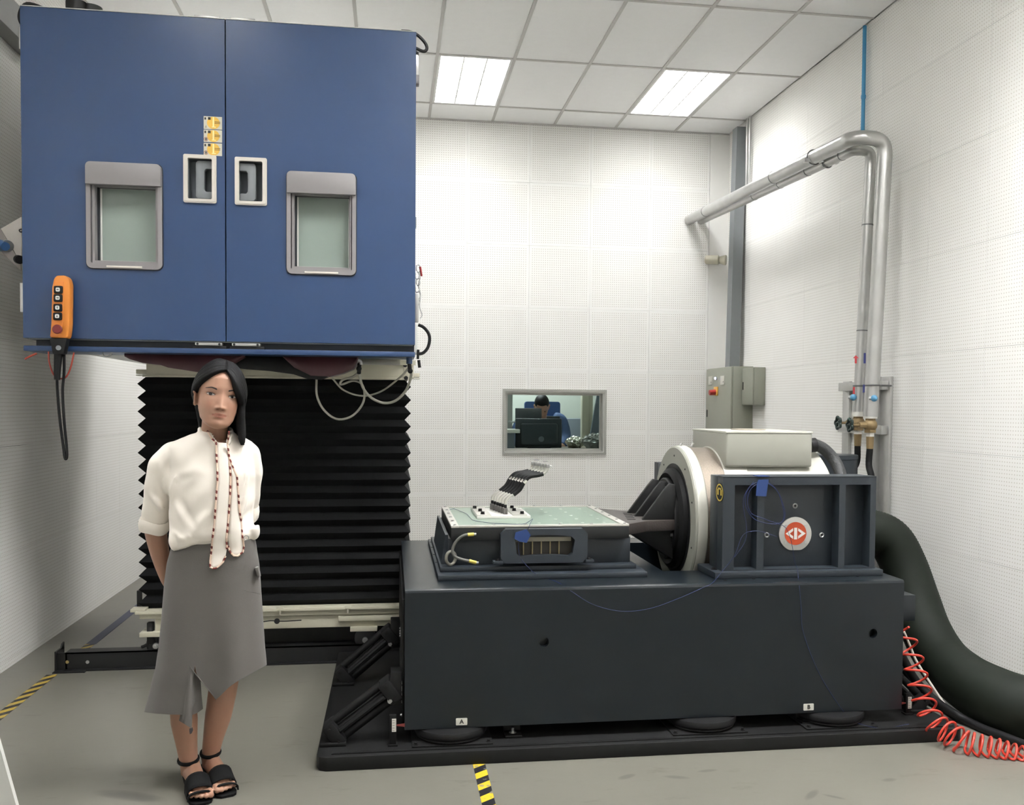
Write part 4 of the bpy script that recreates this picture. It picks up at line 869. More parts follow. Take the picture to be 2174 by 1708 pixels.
# trunnion frames, near and far
M_logo_w = mat('logo_silver', (190, 188, 182), .4, metal=.2); M_logo_o = mat('logo_orange', (186, 72, 36), .45, var=.05, scale=30)
def yoke(y0, dirn, lab, full):
    """support frame, its outer face at y0 looking along -dirn"""
    t = thing('trunnion_frame', (1.9, y0, BZ1), lab, 'support frame', 'trunnion frames')
    f0, f1, z0, z1 = 1.513, 2.268, .744, 1.181
    yy = lambda d: y0+dirn*d
    def S(a, b_): return (min(yy(a), yy(b_)), max(yy(a), yy(b_)))
    def X(px): return at_y(px, 1115, 4.2).x
    def Zp(py): return at_y(1690, py, 4.2).z
    pk = [(X(1559), X(1607), Zp(1206), Zp(1029)), (X(1622), X(1781), Zp(1206), Zp(1029)), (X(1794), X(1847), Zp(1206), Zp(1029))]
    MB().slab((f0, f1), (z0, z1), *S(0, .07), 'y', [(a, b_, c, d) for a, b_, c, d in pk]).build('frame_face', M_slate2, t, smooth=0)
    mb = MB(); a, b_ = S(.0695, .18); mb.box(f0+.001, f1-.001, a, b_, z0, z1, bev=.003); mb.build('frame_plate', M_slate2, t)
    a, b_ = S(.0, .07); MB().box(f0, f1, a, b_, z1-.002, z1+.002).build('top_edge', M_slate2, t, smooth=0)
    a, b_ = S(-.035, .22); MB().box(f0-.045, f1+.025, a, b_, BZ1, BZ1+.03, bev=.003).build('frame_foot', M_slate2, t)
    for x in (f0-.02, f1+.01): MB().bolt((x, yy(.05), BZ1+.03), (0, 0, 1), .010, .010).build('bolt', M_blackpaint, t)
    if not full: return t
    for px, py in ((1687.5, 1073), (1627, 1135), (1744, 1135)):
        c = at_y(px, py, yy(.07))
        MB().lathe([(.006, 0), (.0125, 0), (.0125, .005), (.009, .007), (.006, .004)], (c.x, yy(.07), c.z), (0, -1, 0), n=20).build('cap_screw', M_steel, t)
        MB().cyl((c.x, yy(.07), c.z), (c.x, yy(.065), c.z), .0062, n=6).build('screw_socket', M_blackpaint, t)
    yd = yy(.064); c = at_y(1688, 1133, yd)
    r = .081; pts = []
    for k in range(48):
        th = 2*math.pi*k/48; z = max(-.0765, r*math.sin(th)); pts.append((c.x+r*math.cos(th), c.z+z))
    lg = MB().prism(pts, 'y', yd-.004, yd+.006, bev=.001).build('emblem_disc', M_logo_w, t)
    lg['label'] = 'round silver emblem with orange disc and white arrows'
    MB().prism([(c.x+.0545*math.cos(2*math.pi*k/40), c.z+.003+.0545*math.sin(2*math.pi*k/40)) for k in range(40)], 'y', yd-.0055, yd-.0035).build('emblem_field', M_logo_o, lg, smooth=0)
    cz = c.z+.003; mb = MB()
    mb.box(c.x-.0075, c.x+.0075, yd-.0066, yd-.005, cz-.0275, cz+.0275)
    for s in (-1, 1):
        P = lambda u, v: (c.x+s*u, cz+v)
        for poly in ([P(.050, 0), P(.0125, .0255), P(.0125, .0125), P(.030, 0)], [P(.050, 0), P(.030, 0), P(.0125, -.0125), P(.0125, -.0255)]):
            mb.prism(poly, 'y', yd-.0066, yd-.005)
    mb.build('emblem_arrows', mat('emblem_white', (220, 216, 210), .4), lg, smooth=0)
    for a in (38, 142, 218, 322):
        th = math.radians(a); MB().cyl((c.x+.063*math.cos(th), yd-.004, c.z+.063*math.sin(th)), (c.x+.063*math.cos(th), yd-.0075, c.z+.063*math.sin(th)), .007, n=14).build('emblem_screw', M_steel, lg)
    # oval caution sticker on the frame's left side
    a, b_, cz, dz = 4.30, 4.30, 0, 0
    s = at_x(1528.5, 1045, f0-.001); pts = [(s.y+.052*math.cos(2*math.pi*k/28), s.z+.044*math.sin(2*math.pi*k/28)) for k in range(28)]
    ov = MB().prism(pts, 'x', f0-.003, f0-.0005).build('caution_sticker', M_black, t, smooth=0)
    p2 = lambda f: [(s.y+.052*f*math.cos(2*math.pi*k/28), s.z+.044*f*math.sin(2*math.pi*k/28)) for k in range(28)]
    mb = MB(); ring_plate(mb, p2(.93), p2(.78), 'x', f0-.0036, f0-.0028); mb.box(f0-.0036, f0-.0028, s.y-.03, s.y-.012, s.z-.012, s.z+.014); mb.box(f0-.0036, f0-.0028, s.y+.012, s.y+.03, s.z-.012, s.z+.014); mb.box(f0-.0036, f0-.0028, s.y-.02, s.y+.02, s.z+.014, s.z+.022)
    mb.build('sticker_marks', mat('caution_yellow', (196, 170, 70), .5), ov, smooth=0)
    return t
yoke(4.20, 1, 'dark steel trunnion frame in front of the shaker with orange emblem', True)
yoke(5.36, -1, 'dark steel trunnion frame on the far side of the shaker', False)
# coil of blue wire taped on the frame
q = lambda x, y: at_y(x, y, 4.19)
single(MB().tube([q(1606, 1024), q(1590, 1035), q(1582, 1060), q(1588, 1085), q(1608, 1105), q(1650, 1112), q(1664, 1098), q(1658, 1060), q(1645, 1036), q(1620, 1021)], .0016, closed=True).tube([q(1610, 1026), q(1594, 1038), q(1587, 1062), q(1594, 1088), q(1620, 1100), q(1655, 1110), q(1667, 1090), q(1655, 1050), q(1640, 1030), q(1624, 1023)], .0016, closed=True).tube([q(1600, 1022), q(1578, 1060), q(1585, 1120), q(1581, 1150), q(1560, 1182)], .0013), 'wire_coil', M_bluewire, 'coil of blue wire taped to the upper edge of the shaker frame', 'wire')
single(MB().prism([(q(x, y).x, q(x, y).z) for x, y in ((1604, 1052), (1606, 1027), (1609, 1018), (1631, 1017), (1629, 1030), (1626, 1053))], 'y', 4.184, 4.188).box(q(1609, 1016).x, q(1633, 1016).x, 4.184, 4.25, 1.1835, 1.1865), 'blue_tape', M_bluetape, 'blue tape strip holding the wire coil on the frame', 'tape', smooth=0)
hose('sensor_wire', [at_y(x, y, 4.18) for x, y in ((1648, 1110), (1668, 1120), (1680, 1150), (1687, 1190), (1692, 1205))] + [at_y(x, y, 4.15) for x, y in ((1694, 1215),)] + [at_z(x, y, .718) for x, y in ((1695, 1228),)]+[at_y(x, y, 4.045) for x, y in ((1697, 1245), (1701, 1290), (1705, 1340), (1735, 1420), (1770, 1480), (1805, 1525))]+[at_y(x, y, 3.98) for x, y in ((1840, 1540), (1880, 1545), (1930, 1536))], .0011, 'thin blue wire hanging from the emblem down the base right half', M_bluewire, 'wire')
# blower housing behind
bc = at_y(1766, 990, 5.85); bt_ = at_y(1766, 964, 5.85).z
bl = thing('blower_housing', (bc.x, 5.85, 0), 'dark round blower housing behind the right frame', 'blower')
MB().cyl((bc.x, 5.85, 0), (bc.x, 5.85, bt_-.03), .16, n=48).build('housing_shell', M_slate2, bl); MB().cyl((bc.x, 5.85, bt_-.03), (bc.x, 5.85, bt_), .163, n=48, bev=.004).build('housing_lid', M_slate2, bl)
# cable hose from box
hose('cable_hose', [at_y(1722, 945, 4.62), at_y(1732, 944, 4.62), at_y(1752, 955, 4.62), at_y(1772, 978, 4.6), at_y(1784, 1005, 4.55), at_y(1790, 1040, 4.5), at_y(1792, 1090, 4.5)], .030, 'black ribbed cable hose curving from the grey box behind the frame', mat('hose_black', (44, 45, 45), .5, bump=.3, bscale=200), 'hose')
MB().cyl(at_y(1719, 945, 4.62), at_y(1731, 944, 4.62), .037, n=20).build('hose_collar', M_black, bx)
# green ribbed duct
M_duct = mat('dark_green_duct', (14, 21, 11), .7, var=.12, scale=10, spec=.3)
D = [at_y(1790, 1128, 4.95), at_y(1845, 1128, 4.92), at_y(1888, 1146, 4.9), at_y(1917, 1196, 4.86), at_y(1942, 1268, 4.78), at_y(1966, 1338, 4.66), at_y(2000, 1398, 4.5), at_y(2045, 1441, 4.32), at_y(2100, 1474, 4.15), at_y(2174, 1504, 3.98), at_y(2270, 1520, 3.9), at_y(2360, 1526, 3.88)]
duct = single(MB().tube(D, [.124, .124, .124, .124, .126, .128, .132, .138, .145, .152, .155, .155], n=32, sub=20, corr=.0022, corr_len=.012), 'ribbed_duct', M_duct, 'thick dark green ribbed air duct falling from the shaker to the floor', 'duct', smooth=180)
# red coil hose
M_red = mat('red_hose', (196, 58, 42), .38, var=.04, coat=.2)
path = [at_y(1917, 1333, 4.16), at_y(1933, 1382, 4.12), at_y(1948, 1440, 4.06), at_y(1962, 1490, 4.0), at_y(1985, 1535, 3.92), at_y(2015, 1556, 3.86), at_y(2050, 1578, 3.80), at_y(2110, 1594, 3.75), at_y(2170, 1612, 3.71), at_y(2240, 1630, 3.68)]
turns = [0, 1.35, 3.1, 4.7, 6.4, 8.1, 10.1, 13.6, 17.2, 21.4]
pts = []; N = 900
def cr(P, t):
    m = len(P)-1; i = min(int(t), m-1); f = t-i
    g = lambda k: P[max(0, min(m, k))]
    p0, p1, p2, p3 = g(i-1), g(i), g(i+1), g(i+2)
    return (p1*2+(p2-p0)*f+(p0*2-p1*5+p2*4-p3)*f*f+(p1*3-p0-p2*3+p3)*f**3)*.5
R_ = [.03, .047, .047, .048, .050, .053, .056, .057, .056, .056]
for k in range(N+1):
    t = (len(path)-1)*k/N; c = cr(path, t); d = (cr(path, min(t+.05, len(path)-1))-cr(path, max(t-.05, 0))).normalized()
    i = min(int(t), len(path)-2); f = t-i
    a = 2*math.pi*(turns[i]*(1-f)+turns[i+1]*f); r = R_[i]*(1-f)+R_[i+1]*f
    u = Vector((0, 1, 0)); u = (u-d*u.dot(d)).normalized(); w = d.cross(u)
    q_ = c+(u*math.sin(a)+w*math.cos(a))*r
    q_.z = max(q_.z, .006); pts.append(q_)
single(MB().tube(pts, .0055, n=8, smooth=False), 'coil_hose', M_red, 'red spiral air hose trailing from the base onto the floor', 'hose', smooth=60)
hose('power_cable', [at_y(1915, 1392, 4.25), at_y(1945, 1445, 4.25), at_y(1990, 1490, 4.2), at_y(2040, 1522, 4.15)] + [at_z(2085, 1545, .02), at_z(2130, 1562, .02), at_z(2200, 1590, .02)], .02, 'thick black power cable running from the base right end under the duct', M_black, 'cable')
hose('power_cable', [at_y(1915, 1420, 4.3), at_y(1950, 1475, 4.3), at_y(2000, 1505, 4.25)] + [at_z(2045, 1530, .016), at_z(2100, 1540, .016), at_z(2180, 1560, .016)], .016, 'thinner black power cable beside the duct on the floor', M_black, 'cable')
hose('earth_wire', [at_y(1919, 1340, 4.3), at_y(1932, 1370, 4.3), at_y(1950, 1410, 4.28), at_z(2010, 1500, .07), at_z(2030, 1512, .02), at_z(2060, 1520, .012)], .006, 'pale cable between base right end and duct', M_ivory, 'cable')

# ================================================================ right wall: pipes, cabinets, post
M_galv = mat('galvanised_jacket', (188, 188, 186), .32, metal=.75, var=.16, scale=7, bump=.1, bscale=12)
M_band = mat('joint_band', (110, 110, 110), .4, metal=.6)
def pipe(pts, r, lab, bands, rad=.11):
    t = thing('insulated_pipe', pts[-1], lab, 'pipe', 'galvanised pipes')
    P = [Vector(p) for p in pts]; Q = [P[0]]
    for i in range(1, len(P)-1):
        a, b_ = (P[i-1]-P[i]).normalized(), (P[i+1]-P[i]).normalized()
        rr_ = min(rad, .48*(P[i+1]-P[i]).length, .48*(P[i-1]-P[i]).length)
        for k in range(9):
            s = k/8; Q.append((P[i]+a*rr_)*(1-s)**2+P[i]*2*s*(1-s)+(P[i]+b_*rr_)*s*s)
    Q.append(P[-1])
    MB().tube(Q, r, n=24, smooth=False).build('pipe_jacket', M_galv, t, smooth=60)
    for i, f in bands:
        c = P[i].lerp(P[i+1], f); d = (P[i+1]-P[i]).normalized()
        MB().cyl(c-d*.004, c+d*.004, r+.002, n=24).build('joint_band', M_band, t)
    return t, Q
zA = at_y(1832, 292, 5.83).z; zB = at_y(1815, 318, 6.02).z
pA, QA = pipe([(2.90, 9.14, 3.35), (2.945, 5.83, zA), (3.165, 5.83, zA), at_y(1848, 884, 5.83)], .047, 'upper galvanised pipe along the right wall, bending down nearest the camera', [(0, .15), (0, .62)])
pB, QB = pipe([(3.02, 9.14, 3.345), (3.04, 6.02, zB), (3.165, 6.02, zB), at_y(1822, 880, 6.02)], .036, 'lower thinner galvanised pipe beside the upper one, farther from the camera', [(0, .45), (0, .62), (0, .78), (0, .95), (2, .28), (2, .68)])
br = thing('pipe_hanger', (3.0, 6.5, 3.2), 'small grey angle bracket with clamps under the horizontal pipes', 'bracket')
y_ = 6.4; c0 = at_y(1728, 336, y_); c1 = at_y(1779, 337, y_)
MB().box(2.86, c1.x, y_-.02, y_+.02, c0.z-.03, c0.z-.005).build('hanger_angle', M_galv, br, smooth=0)
for (i, Q, r) in ((0, QA, .052), (1, QB, .041)):
    a, b_ = (Vector((2.90, 9.14, 3.35)), Vector((2.945, 5.83, zA))) if i == 0 else (Vector((3.02, 9.14, 3.345)), Vector((3.04, 6.02, zB)))
    f = (9.14-y_)/(9.14-b_.y); c = a.lerp(b_, f)
    MB().tube([c+Vector((r*math.cos(t), 0, r*math.sin(t))) for t in [k*math.pi/6 for k in range(12)]], .004, n=6, sub=2, closed=True).cyl(c+Vector((0, 0, -r)), (c.x, c.y, c0.z-.02), .005).build('u_clamp', M_band, br)
# valves
M_brass = mat('brass', (140, 120, 86), .45, metal=.4, var=.2, scale=20); M_wheel = mat('dark_green_wheel', (24, 44, 38), .4); M_whitehose = mat('ptfe_white', (222, 220, 212), .5)
def valve(pipe_bottom, lab, hose_to):
    b_ = Vector(pipe_bottom); t = thing('gate_valve', b_+Vector((0, 0, -.18)), lab, 'valve', 'brass valves')
    MB().cyl(b_+Vector((0, 0, .02)), b_+Vector((0, 0, -.012)), .043, n=24).build('union_nut', M_whitehose, t)
    MB().cyl(b_+Vector((0, 0, -.012)), b_+Vector((0, 0, -.10)), .033, n=8).ball(b_+Vector((0, 0, -.055)), .045).cyl(b_+Vector((0, 0, -.055)), b_+Vector((-.085, -.01, -.055)), .026, .02, n=8).cyl(b_+Vector((0, 0, -.085)), b_+Vector((0, 0, -.105)), .04, n=6).build('valve_body', M_brass, t)
    MB().cyl(b_+Vector((-.085, -.01, -.055)), b_+Vector((-.15, -.015, -.055)), .009, n=10).build('valve_stem', M_brass, t)
    c = b_+Vector((-.15, -.015, -.055)); mb = MB()
    pts = []
    for k in range(40):
        a = 2*math.pi*k/40; r = .036+.006*math.cos(5*a); pts.append(c+Vector((0, r*math.cos(a), r*math.sin(a))))
    mb.tube(pts, .009, n=8, closed=True, smooth=False)
    for k in range(5): a = 2*math.pi*k/5; mb.cyl(c, c+Vector((0, .036*math.cos(a), .036*math.sin(a))), .005, n=6)
    mb.ball(c, .012); mb.build('hand_wheel', M_wheel, t)
    MB().cyl(b_+Vector((0, 0, -.105)), b_+Vector((0, 0, -.13)), .028, n=6).build('white_seal', M_whitehose, t)
    MB().cyl(b_+Vector((0, 0, -.13)), b_+Vector((0, 0, -.21)), .026, .023, n=8).build('hose_fitting', M_brass, t)
    return hose('water_hose', [b_+Vector((0, 0, -.205)), b_+Vector((-.004, 0, -.32)), b_+hose_to, b_+hose_to+Vector((-.02, 0, -.25))], .021, lab.replace('brass gate valve', 'black rubber water hose')+', hanging down', M_black, 'hose')
valve(at_y(1848, 884, 5.83), 'brass gate valve with green wheel on the nearer right pipe', Vector((-.035, -.1, -.42)))
valve(at_y(1822, 880, 6.02), 'brass gate valve with green wheel on the farther left pipe', Vector((-.05, 0, -.42)))
M_bluknob = mat('light_blue_knob', (96, 160, 200), .4)
for x, y, Y, dx, pa in ((1846, 845, 5.80, .03, pA), (1802, 843, 6.0, -.01, pB)):
    c = at_y(x, y, Y); MB().ball(c+Vector((.022, -.02, 0)), .022).build('blue_cap', M_bluknob, pa); MB().cyl(c+Vector((-.0, 0, 0)), c+Vector((.02, -.02, 0)), .012).build('cap_stem', M_steel, pa)
M_redst = mat('red_sticker', (196, 70, 76), .5); M_bluest = mat('navy_sticker', (50, 54, 110), .5)
def onpipe(x, y0, y1, Y, r, m, nm, pa, head=0):
    a, b_ = at_y(x, y0, Y-r-.001), at_y(x, y1, Y-r-.001)
    mb = MB().box(a.x-.007, a.x+.007, a.y-.001, a.y+.001, b_.z, a.z)
    if head: mb.prism([(a.x-.02, a.z), (a.x+.02, a.z), (a.x, a.z+.02)], 'y', a.y-.001, a.y+.001)
    mb.build(nm, m, pa, smooth=0)
onpipe(1817, 760, 771, 6.02, .036, M_redst, 'flow_sticker', pB, 1); onpipe(1836, 749, 771, 5.83, .047, M_bluest, 'flow_sticker', pA)
onpipe(1813, 821, 838, 6.02, .036, M_redst, 'flow_sticker', pB); onpipe(1834, 816, 833, 5.83, .047, M_bluest, 'flow_sticker', pA)
rk = thing('pipe_rack', (3.25, 6.2, .0), 'galvanised upright rack behind the valves on the right wall', 'rack')
MB().box(3.285, 3.308, 5.93, 6.05, .0, 1.72, bev=.002).box(3.24, 3.308, 6.05, 6.056, 0, 1.72).build('rack_upright', M_galv, rk); MB().box(3.285, 3.308, 6.50, 6.60, 0, 1.70, bev=.002).build('rack_upright', M_galv, rk)
for z in (1.66, 1.36): MB().box(3.24, 3.285, 5.95, 6.58, z-.03, z+.03, bev=.002).build('rack_rail', M_galv, rk)
for P, r, Y in ((QA, .052, 5.83), (QB, .041, 6.02)):
    a, b_ = P[-2], P[-1]; f = (1.655-a.z)/(b_.z-a.z); c = a.lerp(b_, f)
    MB().tube([c+Vector((r*math.cos(t), r*math.sin(t), 0)) for t in [k*math.pi/6 for k in range(12)]], .005, n=6, sub=2, closed=True).cyl(c+Vector((r, 0, 0)), (3.25, c.y+.02, c.z), .006).build('u_clamp', M_band, rk)
q0, q1 = at_x(1836, 55, 3.285), at_x(1836, 284, 3.285)
single(MB().cyl(q0, (q0.x, q0.y, q1.z), .0135, n=16).cyl((q0.x, q0.y, (q0.z*.35+q1.z*.65)-.012), (q0.x, q0.y, (q0.z*.35+q1.z*.65)+.012), .017, n=16), 'blue_pipe', mat('blue_pvc', (70, 150, 196), .35), 'thin blue vertical pipe from the ceiling down the right wall', 'pipe')
# electric cabinets
M_cab = mat('cabinet_grey', (150, 152, 139), .45, var=.03)
cb = thing('switch_cabinet', (3.2, 8.78, 1.05), 'tall pale grey electric cabinet with red rotary switch in the corner', 'electric cabinet')
MB().box(3.115, 3.308, 8.42, 9.13, 1.05, 1.885, bev=.003).build('cabinet_case', M_cab, cb)
MB().box(3.096, 3.113, 8.425, 9.125, 1.055, 1.88, bev=.003).build('cabinet_door', M_cab, cb)
def cx_(x, y): return at_x(x, y, 3.096)
for x, y in ((1509, 808), (1534.5, 807)):
    c = cx_(x, y); MB().box(3.088, 3.097, c.y-.05, c.y+.05, c.z-.042, c.z+.042, bev=.003).build('meter', M_label, cb); MB().box(3.086, 3.089, c.y-.04, c.y-.03, c.z-.02, c.z-.01).build('meter_mark', M_ink, cb, smooth=0)
c = cx_(1521.5, 803); MB().cyl(c, c+Vector((-.012, 0, 0)), .016).build('indicator_ring', M_steel, cb); MB().ball(c+Vector((-.012, 0, 0)), .012).build('indicator_lamp', mat('indicator_light', (190, 200, 255), .3, var=0, emit=3.0), cb)
c = cx_(1521, 830); MB().box(3.084, 3.097, c.y-.05, c.y+.05, c.z-.042, c.z+.042, bev=.003).build('switch_plate', mat('switch_yellow', (226, 176, 84), .4), cb); MB().cyl(c+Vector((-.01, 0, -.01)), c+Vector((-.07, 0, -.015)), .028, .026, n=12).build('rotary_handle', mat('switch_red', (176, 52, 48), .4), cb)
c = cx_(1501.5, 877); MB().box(3.090, 3.098, c.y-.008, c.y+.008, c.z-.035, c.z+.035, bev=.002).build('door_lock', M_blackpaint, cb)
cb2 = thing('junction_cabinet', (3.25, 8.27, 1.53), 'smaller pale grey wall box in front of the tall cabinet', 'electric cabinet')
z0, z1 = at_y(1612, 859.5, 8.13).z, at_y(1612, 779, 8.13).z
MB().box(3.205, 3.308, 8.13, 8.40, z0, z1, bev=.003).build('box_case', M_cab, cb2); MB().box(3.192, 3.204, 8.133, 8.397, z0+.004, z1-.004, bev=.003).build('box_door', M_cab, cb2)
MB().box(3.186, 3.193, 8.36, 8.37, (z0+z1)/2-.03, (z0+z1)/2+.04, bev=.002).build('door_lock', M_blackpaint, cb2)
pts = at_y(1553, 270, 8.70)
mb = MB(); b = bmesh.new()
lo = [(3.165, 8.66), (3.265, 8.66), (3.265, 8.78), (3.165, 8.78)]; hi = [(3.205, 8.66), (3.300, 8.66), (3.300, 8.78), (3.205, 8.78)]
ztop = at_y(1565, 268, 8.66).z
rows_ = [[(x, y, 1.885) for x, y in lo], [(x, y, ztop) for x, y in hi]]
R = mb.grid(rows_, closed_u=True); mb.bm.faces.new(R[0][::-1]); mb.bm.faces.new(R[1]); b.free()
single(mb, 'cable_trunking', mat('trunking_grey', (128, 132, 134), .5, var=.04), 'tall grey vertical cable trunking above the cabinet in the corner', 'cable duct', smooth=0)
for x, r in ((1583.5, .014), (1589, .012)):
    a = at_x(x+3, 262, 3.28); e = at_x(x-1, 424, 3.28)
    single(MB().cyl((3.282, a.y, ZC-.01), (3.282, a.y, e.z), r, n=14).cyl((3.282, a.y, e.z), (3.282, a.y, e.z+.03), r+.004, n=14), 'conduit', M_galv, 'thin steel conduit in the corner beside the trunking, ' + ('left one' if x < 1586 else 'right one'), 'conduit', 'corner conduits')
a, b_ = at_y(1497, 551, 9.06), at_y(1546, 552, 8.95)
al = thing('alarm_sounder', a, 'small cream alarm sounder on the back wall beside the trunking', 'alarm')
MB().cyl(a, a.lerp(b_, .62), .042, .046, n=20, bev=.01).build('sounder_body', M_cream, al); MB().cyl(a.lerp(b_, .62), a.lerp(b_, .92), .036, .05, n=20, bev=.006).build('sounder_horn', M_cream, al)
MB().box(a.x+.03, a.x+.10, 9.09, 9.135, a.z-.03, a.z+.03, bev=.004).build('sounder_mount', M_cream, al)
# floor tapes
M_haz = stripe_material('hazard_tape', (180, 152, 56), (30, 29, 30), .115, -1.3, .5); M_haz2 = stripe_material('hazard_tape_worn', (200, 172, 40), (24, 25, 30), .115, -.8, .8); M_blt = mat('grey_blue_tape', (74, 78, 98), .6, var=.15, scale=20)
def strip(x0, x1, y0, y1, m, lab, nm='floor_tape'):
    o = MB().box(-(x1-x0)/2, (x1-x0)/2, 0, y1-y0, 0, .0012).build(nm, m, None, smooth=0); o.location = ((x0+x1)/2, y0, .0002); return tag(o, lab, 'floor tape')
strip(-1.872, -1.817, 4.2, 5.54, M_haz, 'yellow and black hazard tape on the floor at far left, before the rail')
strip(-1.872, -1.817, 5.76, 6.22, M_haz, 'short hazard tape piece on the floor behind the rail end')
strip(-1.872, -1.812, 6.22, 7.6, M_blt, 'blue grey floor tape running towards the back wall at left')
strip(.342, .394, 3.1, 3.93, M_haz2, 'worn yellow and black tape on the floor before the plinth')
# white board leaning at the lower left corner
q = [at_y(x, y, 3.3) for x, y in ((-90, 1590), (0, 1588), (40, 1730), (-90, 1730))]
wb = MB(); top = q[1]; d = (q[2]-q[1]).normalized(); base = q[1]-d*((q[1].z)/d.z)
tp = q[1]-d*.5
wb.prism([(base.x, .002), (tp.x, tp.z), (tp.x-.7, tp.z), (base.x-.7, .002)], 'y', 3.3, 3.32)
single(wb, 'white_panel', M_whitesheet, 'plain white panel edge at the lower left corner of the picture', 'panel', smooth=0)
# ---------------------------------------------------------------- control room contents
dk = thing('control_desk', (1.5, 9.75, 0), 'desk behind the observation window', 'desk')
ZD = at_y(1180, 951, 9.6).z
MB().box(.6, 2.6, 9.5, 10.05, ZD-.03, ZD, bev=.003).build('desk_top', mat('desk_wood', (110, 100, 86), .5), dk)
for x in (.65, 2.55): MB().box(x-.03, x+.03, 9.52, 10.03, 0, ZD-.03).build('leg', M_blackpaint, dk)
def crect(x0, y0, x1, y1, Y): a, b_, c, d = pxrect(x0, y0, x1, y1, Y); return a, b_, c, d
M_mon = mat('monitor_plastic', (40, 46, 50), .45)
a, b_, c, d = crect(1094, 888, 1192, 950, 9.62)
mo = thing('monitor', ((a+b_)/2, 9.65, ZD), 'back of the large dark monitor behind the window', 'monitor')
MB().box(a, b_, 9.60, 9.63, c, d, bev=.006).box(a+.05, b_-.05, 9.56, 9.60, c+.03, d-.05, bev=.02).build('monitor_shell', M_mon, mo)
MB().box((a+b_)/2-.12, (a+b_)/2+.12, 9.58, 9.72, ZD, ZD+.012).box((a+b_)/2-.03, (a+b_)/2+.03, 9.63, 9.66, ZD, c+.1).build('monitor_stand', M_mon, mo)
MB().lathe([(.03, 0), (.026, .003), (.0, .003)], ((a+b_)/2+.02, 9.56, (c+d)/2-.06), (0, -1, 0), n=20).build('badge', M_recess, mo)
a2, b2, c2, d2 = crect(1160, 883, 1188, 905, 9.70)
MB().box(a2, b2, 9.68, 9.70, c2-.1, d2, bev=.004).build('monitor_arm', M_mon, mo)
a, b_, c, d = crect(1094, 866, 1150, 894, 9.78)
lt = thing('laptop', ((a+b_)/2, 9.8, c), 'open dark laptop on top of the monitor shelf behind the window', 'laptop')
MB().box(a, b_, 9.78, 9.79, c, d, bev=.003).build('laptop_lid', mat('laptop_shell', (62, 66, 68), .4), lt); MB().box(a-.07, b_+.05, 9.66, 9.78, c-.012, c, bev=.002).build('laptop_base', mat('shelf_grey', (120, 124, 122), .5), lt)
a, b_, c, d = crect(1075, 911, 1104, 919, 9.5)
sp_ = thing('printer', ((a+b_)/2, 9.55, ZD), 'grey box with white top at the window left edge', 'printer')
MB().box(a-.1, b_, 9.5, 9.75, c, d, bev=.004).build('box_top', M_label, sp_); MB().box(a-.1, b_-.05, 9.52, 9.75, ZD, c).build('box_case', M_recess, sp_, smooth=0)
# crumpled foil bag
rf = random.Random(3)
def foil(x0, y0, x1, y1, Y, lab, m):
    a, b_, c, d = crect(x0, y0, x1, y1, Y); mb = MB()
    bm2 = bmesh.new(); bmesh.ops.create_icosphere(bm2, subdivisions=4, radius=1)
    for v in bm2.verts:
        k = 1+.14*math.sin(9*v.co.x+3*v.co.z)*math.cos(8*v.co.y+5*v.co.z)+rf.uniform(-.06, .06); v.co *= k
        v.co = Vector(((a+b_)/2+v.co.x*(b_-a)/2, Y+v.co.y*.12, ZD+max(0, (v.co.z*.5+.5))*(d-ZD)))
    mb._merge(bm2); return single(mb, 'foil_bag', m, lab, 'bag', smooth=0)
M_foil = mat('foil', (200, 200, 186), .22, metal=.8, var=.2, scale=30); M_film = mat('plastic_film', (150, 150, 144), .25, metal=.3, var=.2, scale=30)
foil(1202, 926, 1240, 950, 9.62, 'shiny crumpled foil bag on the desk behind the window', M_foil); foil(1238, 920, 1290, 950, 9.38, 'grey crumpled plastic film at the window right corner', M_film)
a, b_, c, d = crect(1236, 836, 1250, 950, 10.2)
single(MB().box(a, b_, 10.2, 10.3, 0, 2.2, bev=.004).box(b_+.003, b_+.05, 10.23, 10.3, 0, 2.2, bev=.003), 'door_post', mat('post_cream', (166, 164, 146), .5), 'pale upright door post seen through the window right side', 'post')
single(MB().prism([(at_y(x, y, 9.7).x, at_y(x, y, 9.7).z) for x, y in ((1268, 836), (1284, 836), (1284, 945), (1250, 945))], 'y', 9.7, 9.74), 'leaning_board', mat('board_grey', (74, 84, 90), .6), 'dark grey board leaning at the right edge behind the window', 'board', smooth=0)
a, b_, c, d = crect(1072, 834, 1088, 905, 10.3)
single(MB().box(a-.05, b_, 10.3, 10.34, 0, 2.2), 'door_leaf', mat('door_leaf_grey', (142, 146, 142), .6), 'grey door leaf at the left edge behind the window', 'door', smooth=0)
a, b_, c, d = crect(1195, 885, 1236, 950, 11.0)
single(MB().box(a-.1, b_+.1, 11.0, 11.3, 0, at_y(1215, 888, 11.0).z, bev=.01), 'file_cabinet', mat('file_grey', (120, 128, 136), .6), 'grey blue cabinet behind the seated man', 'cabinet')
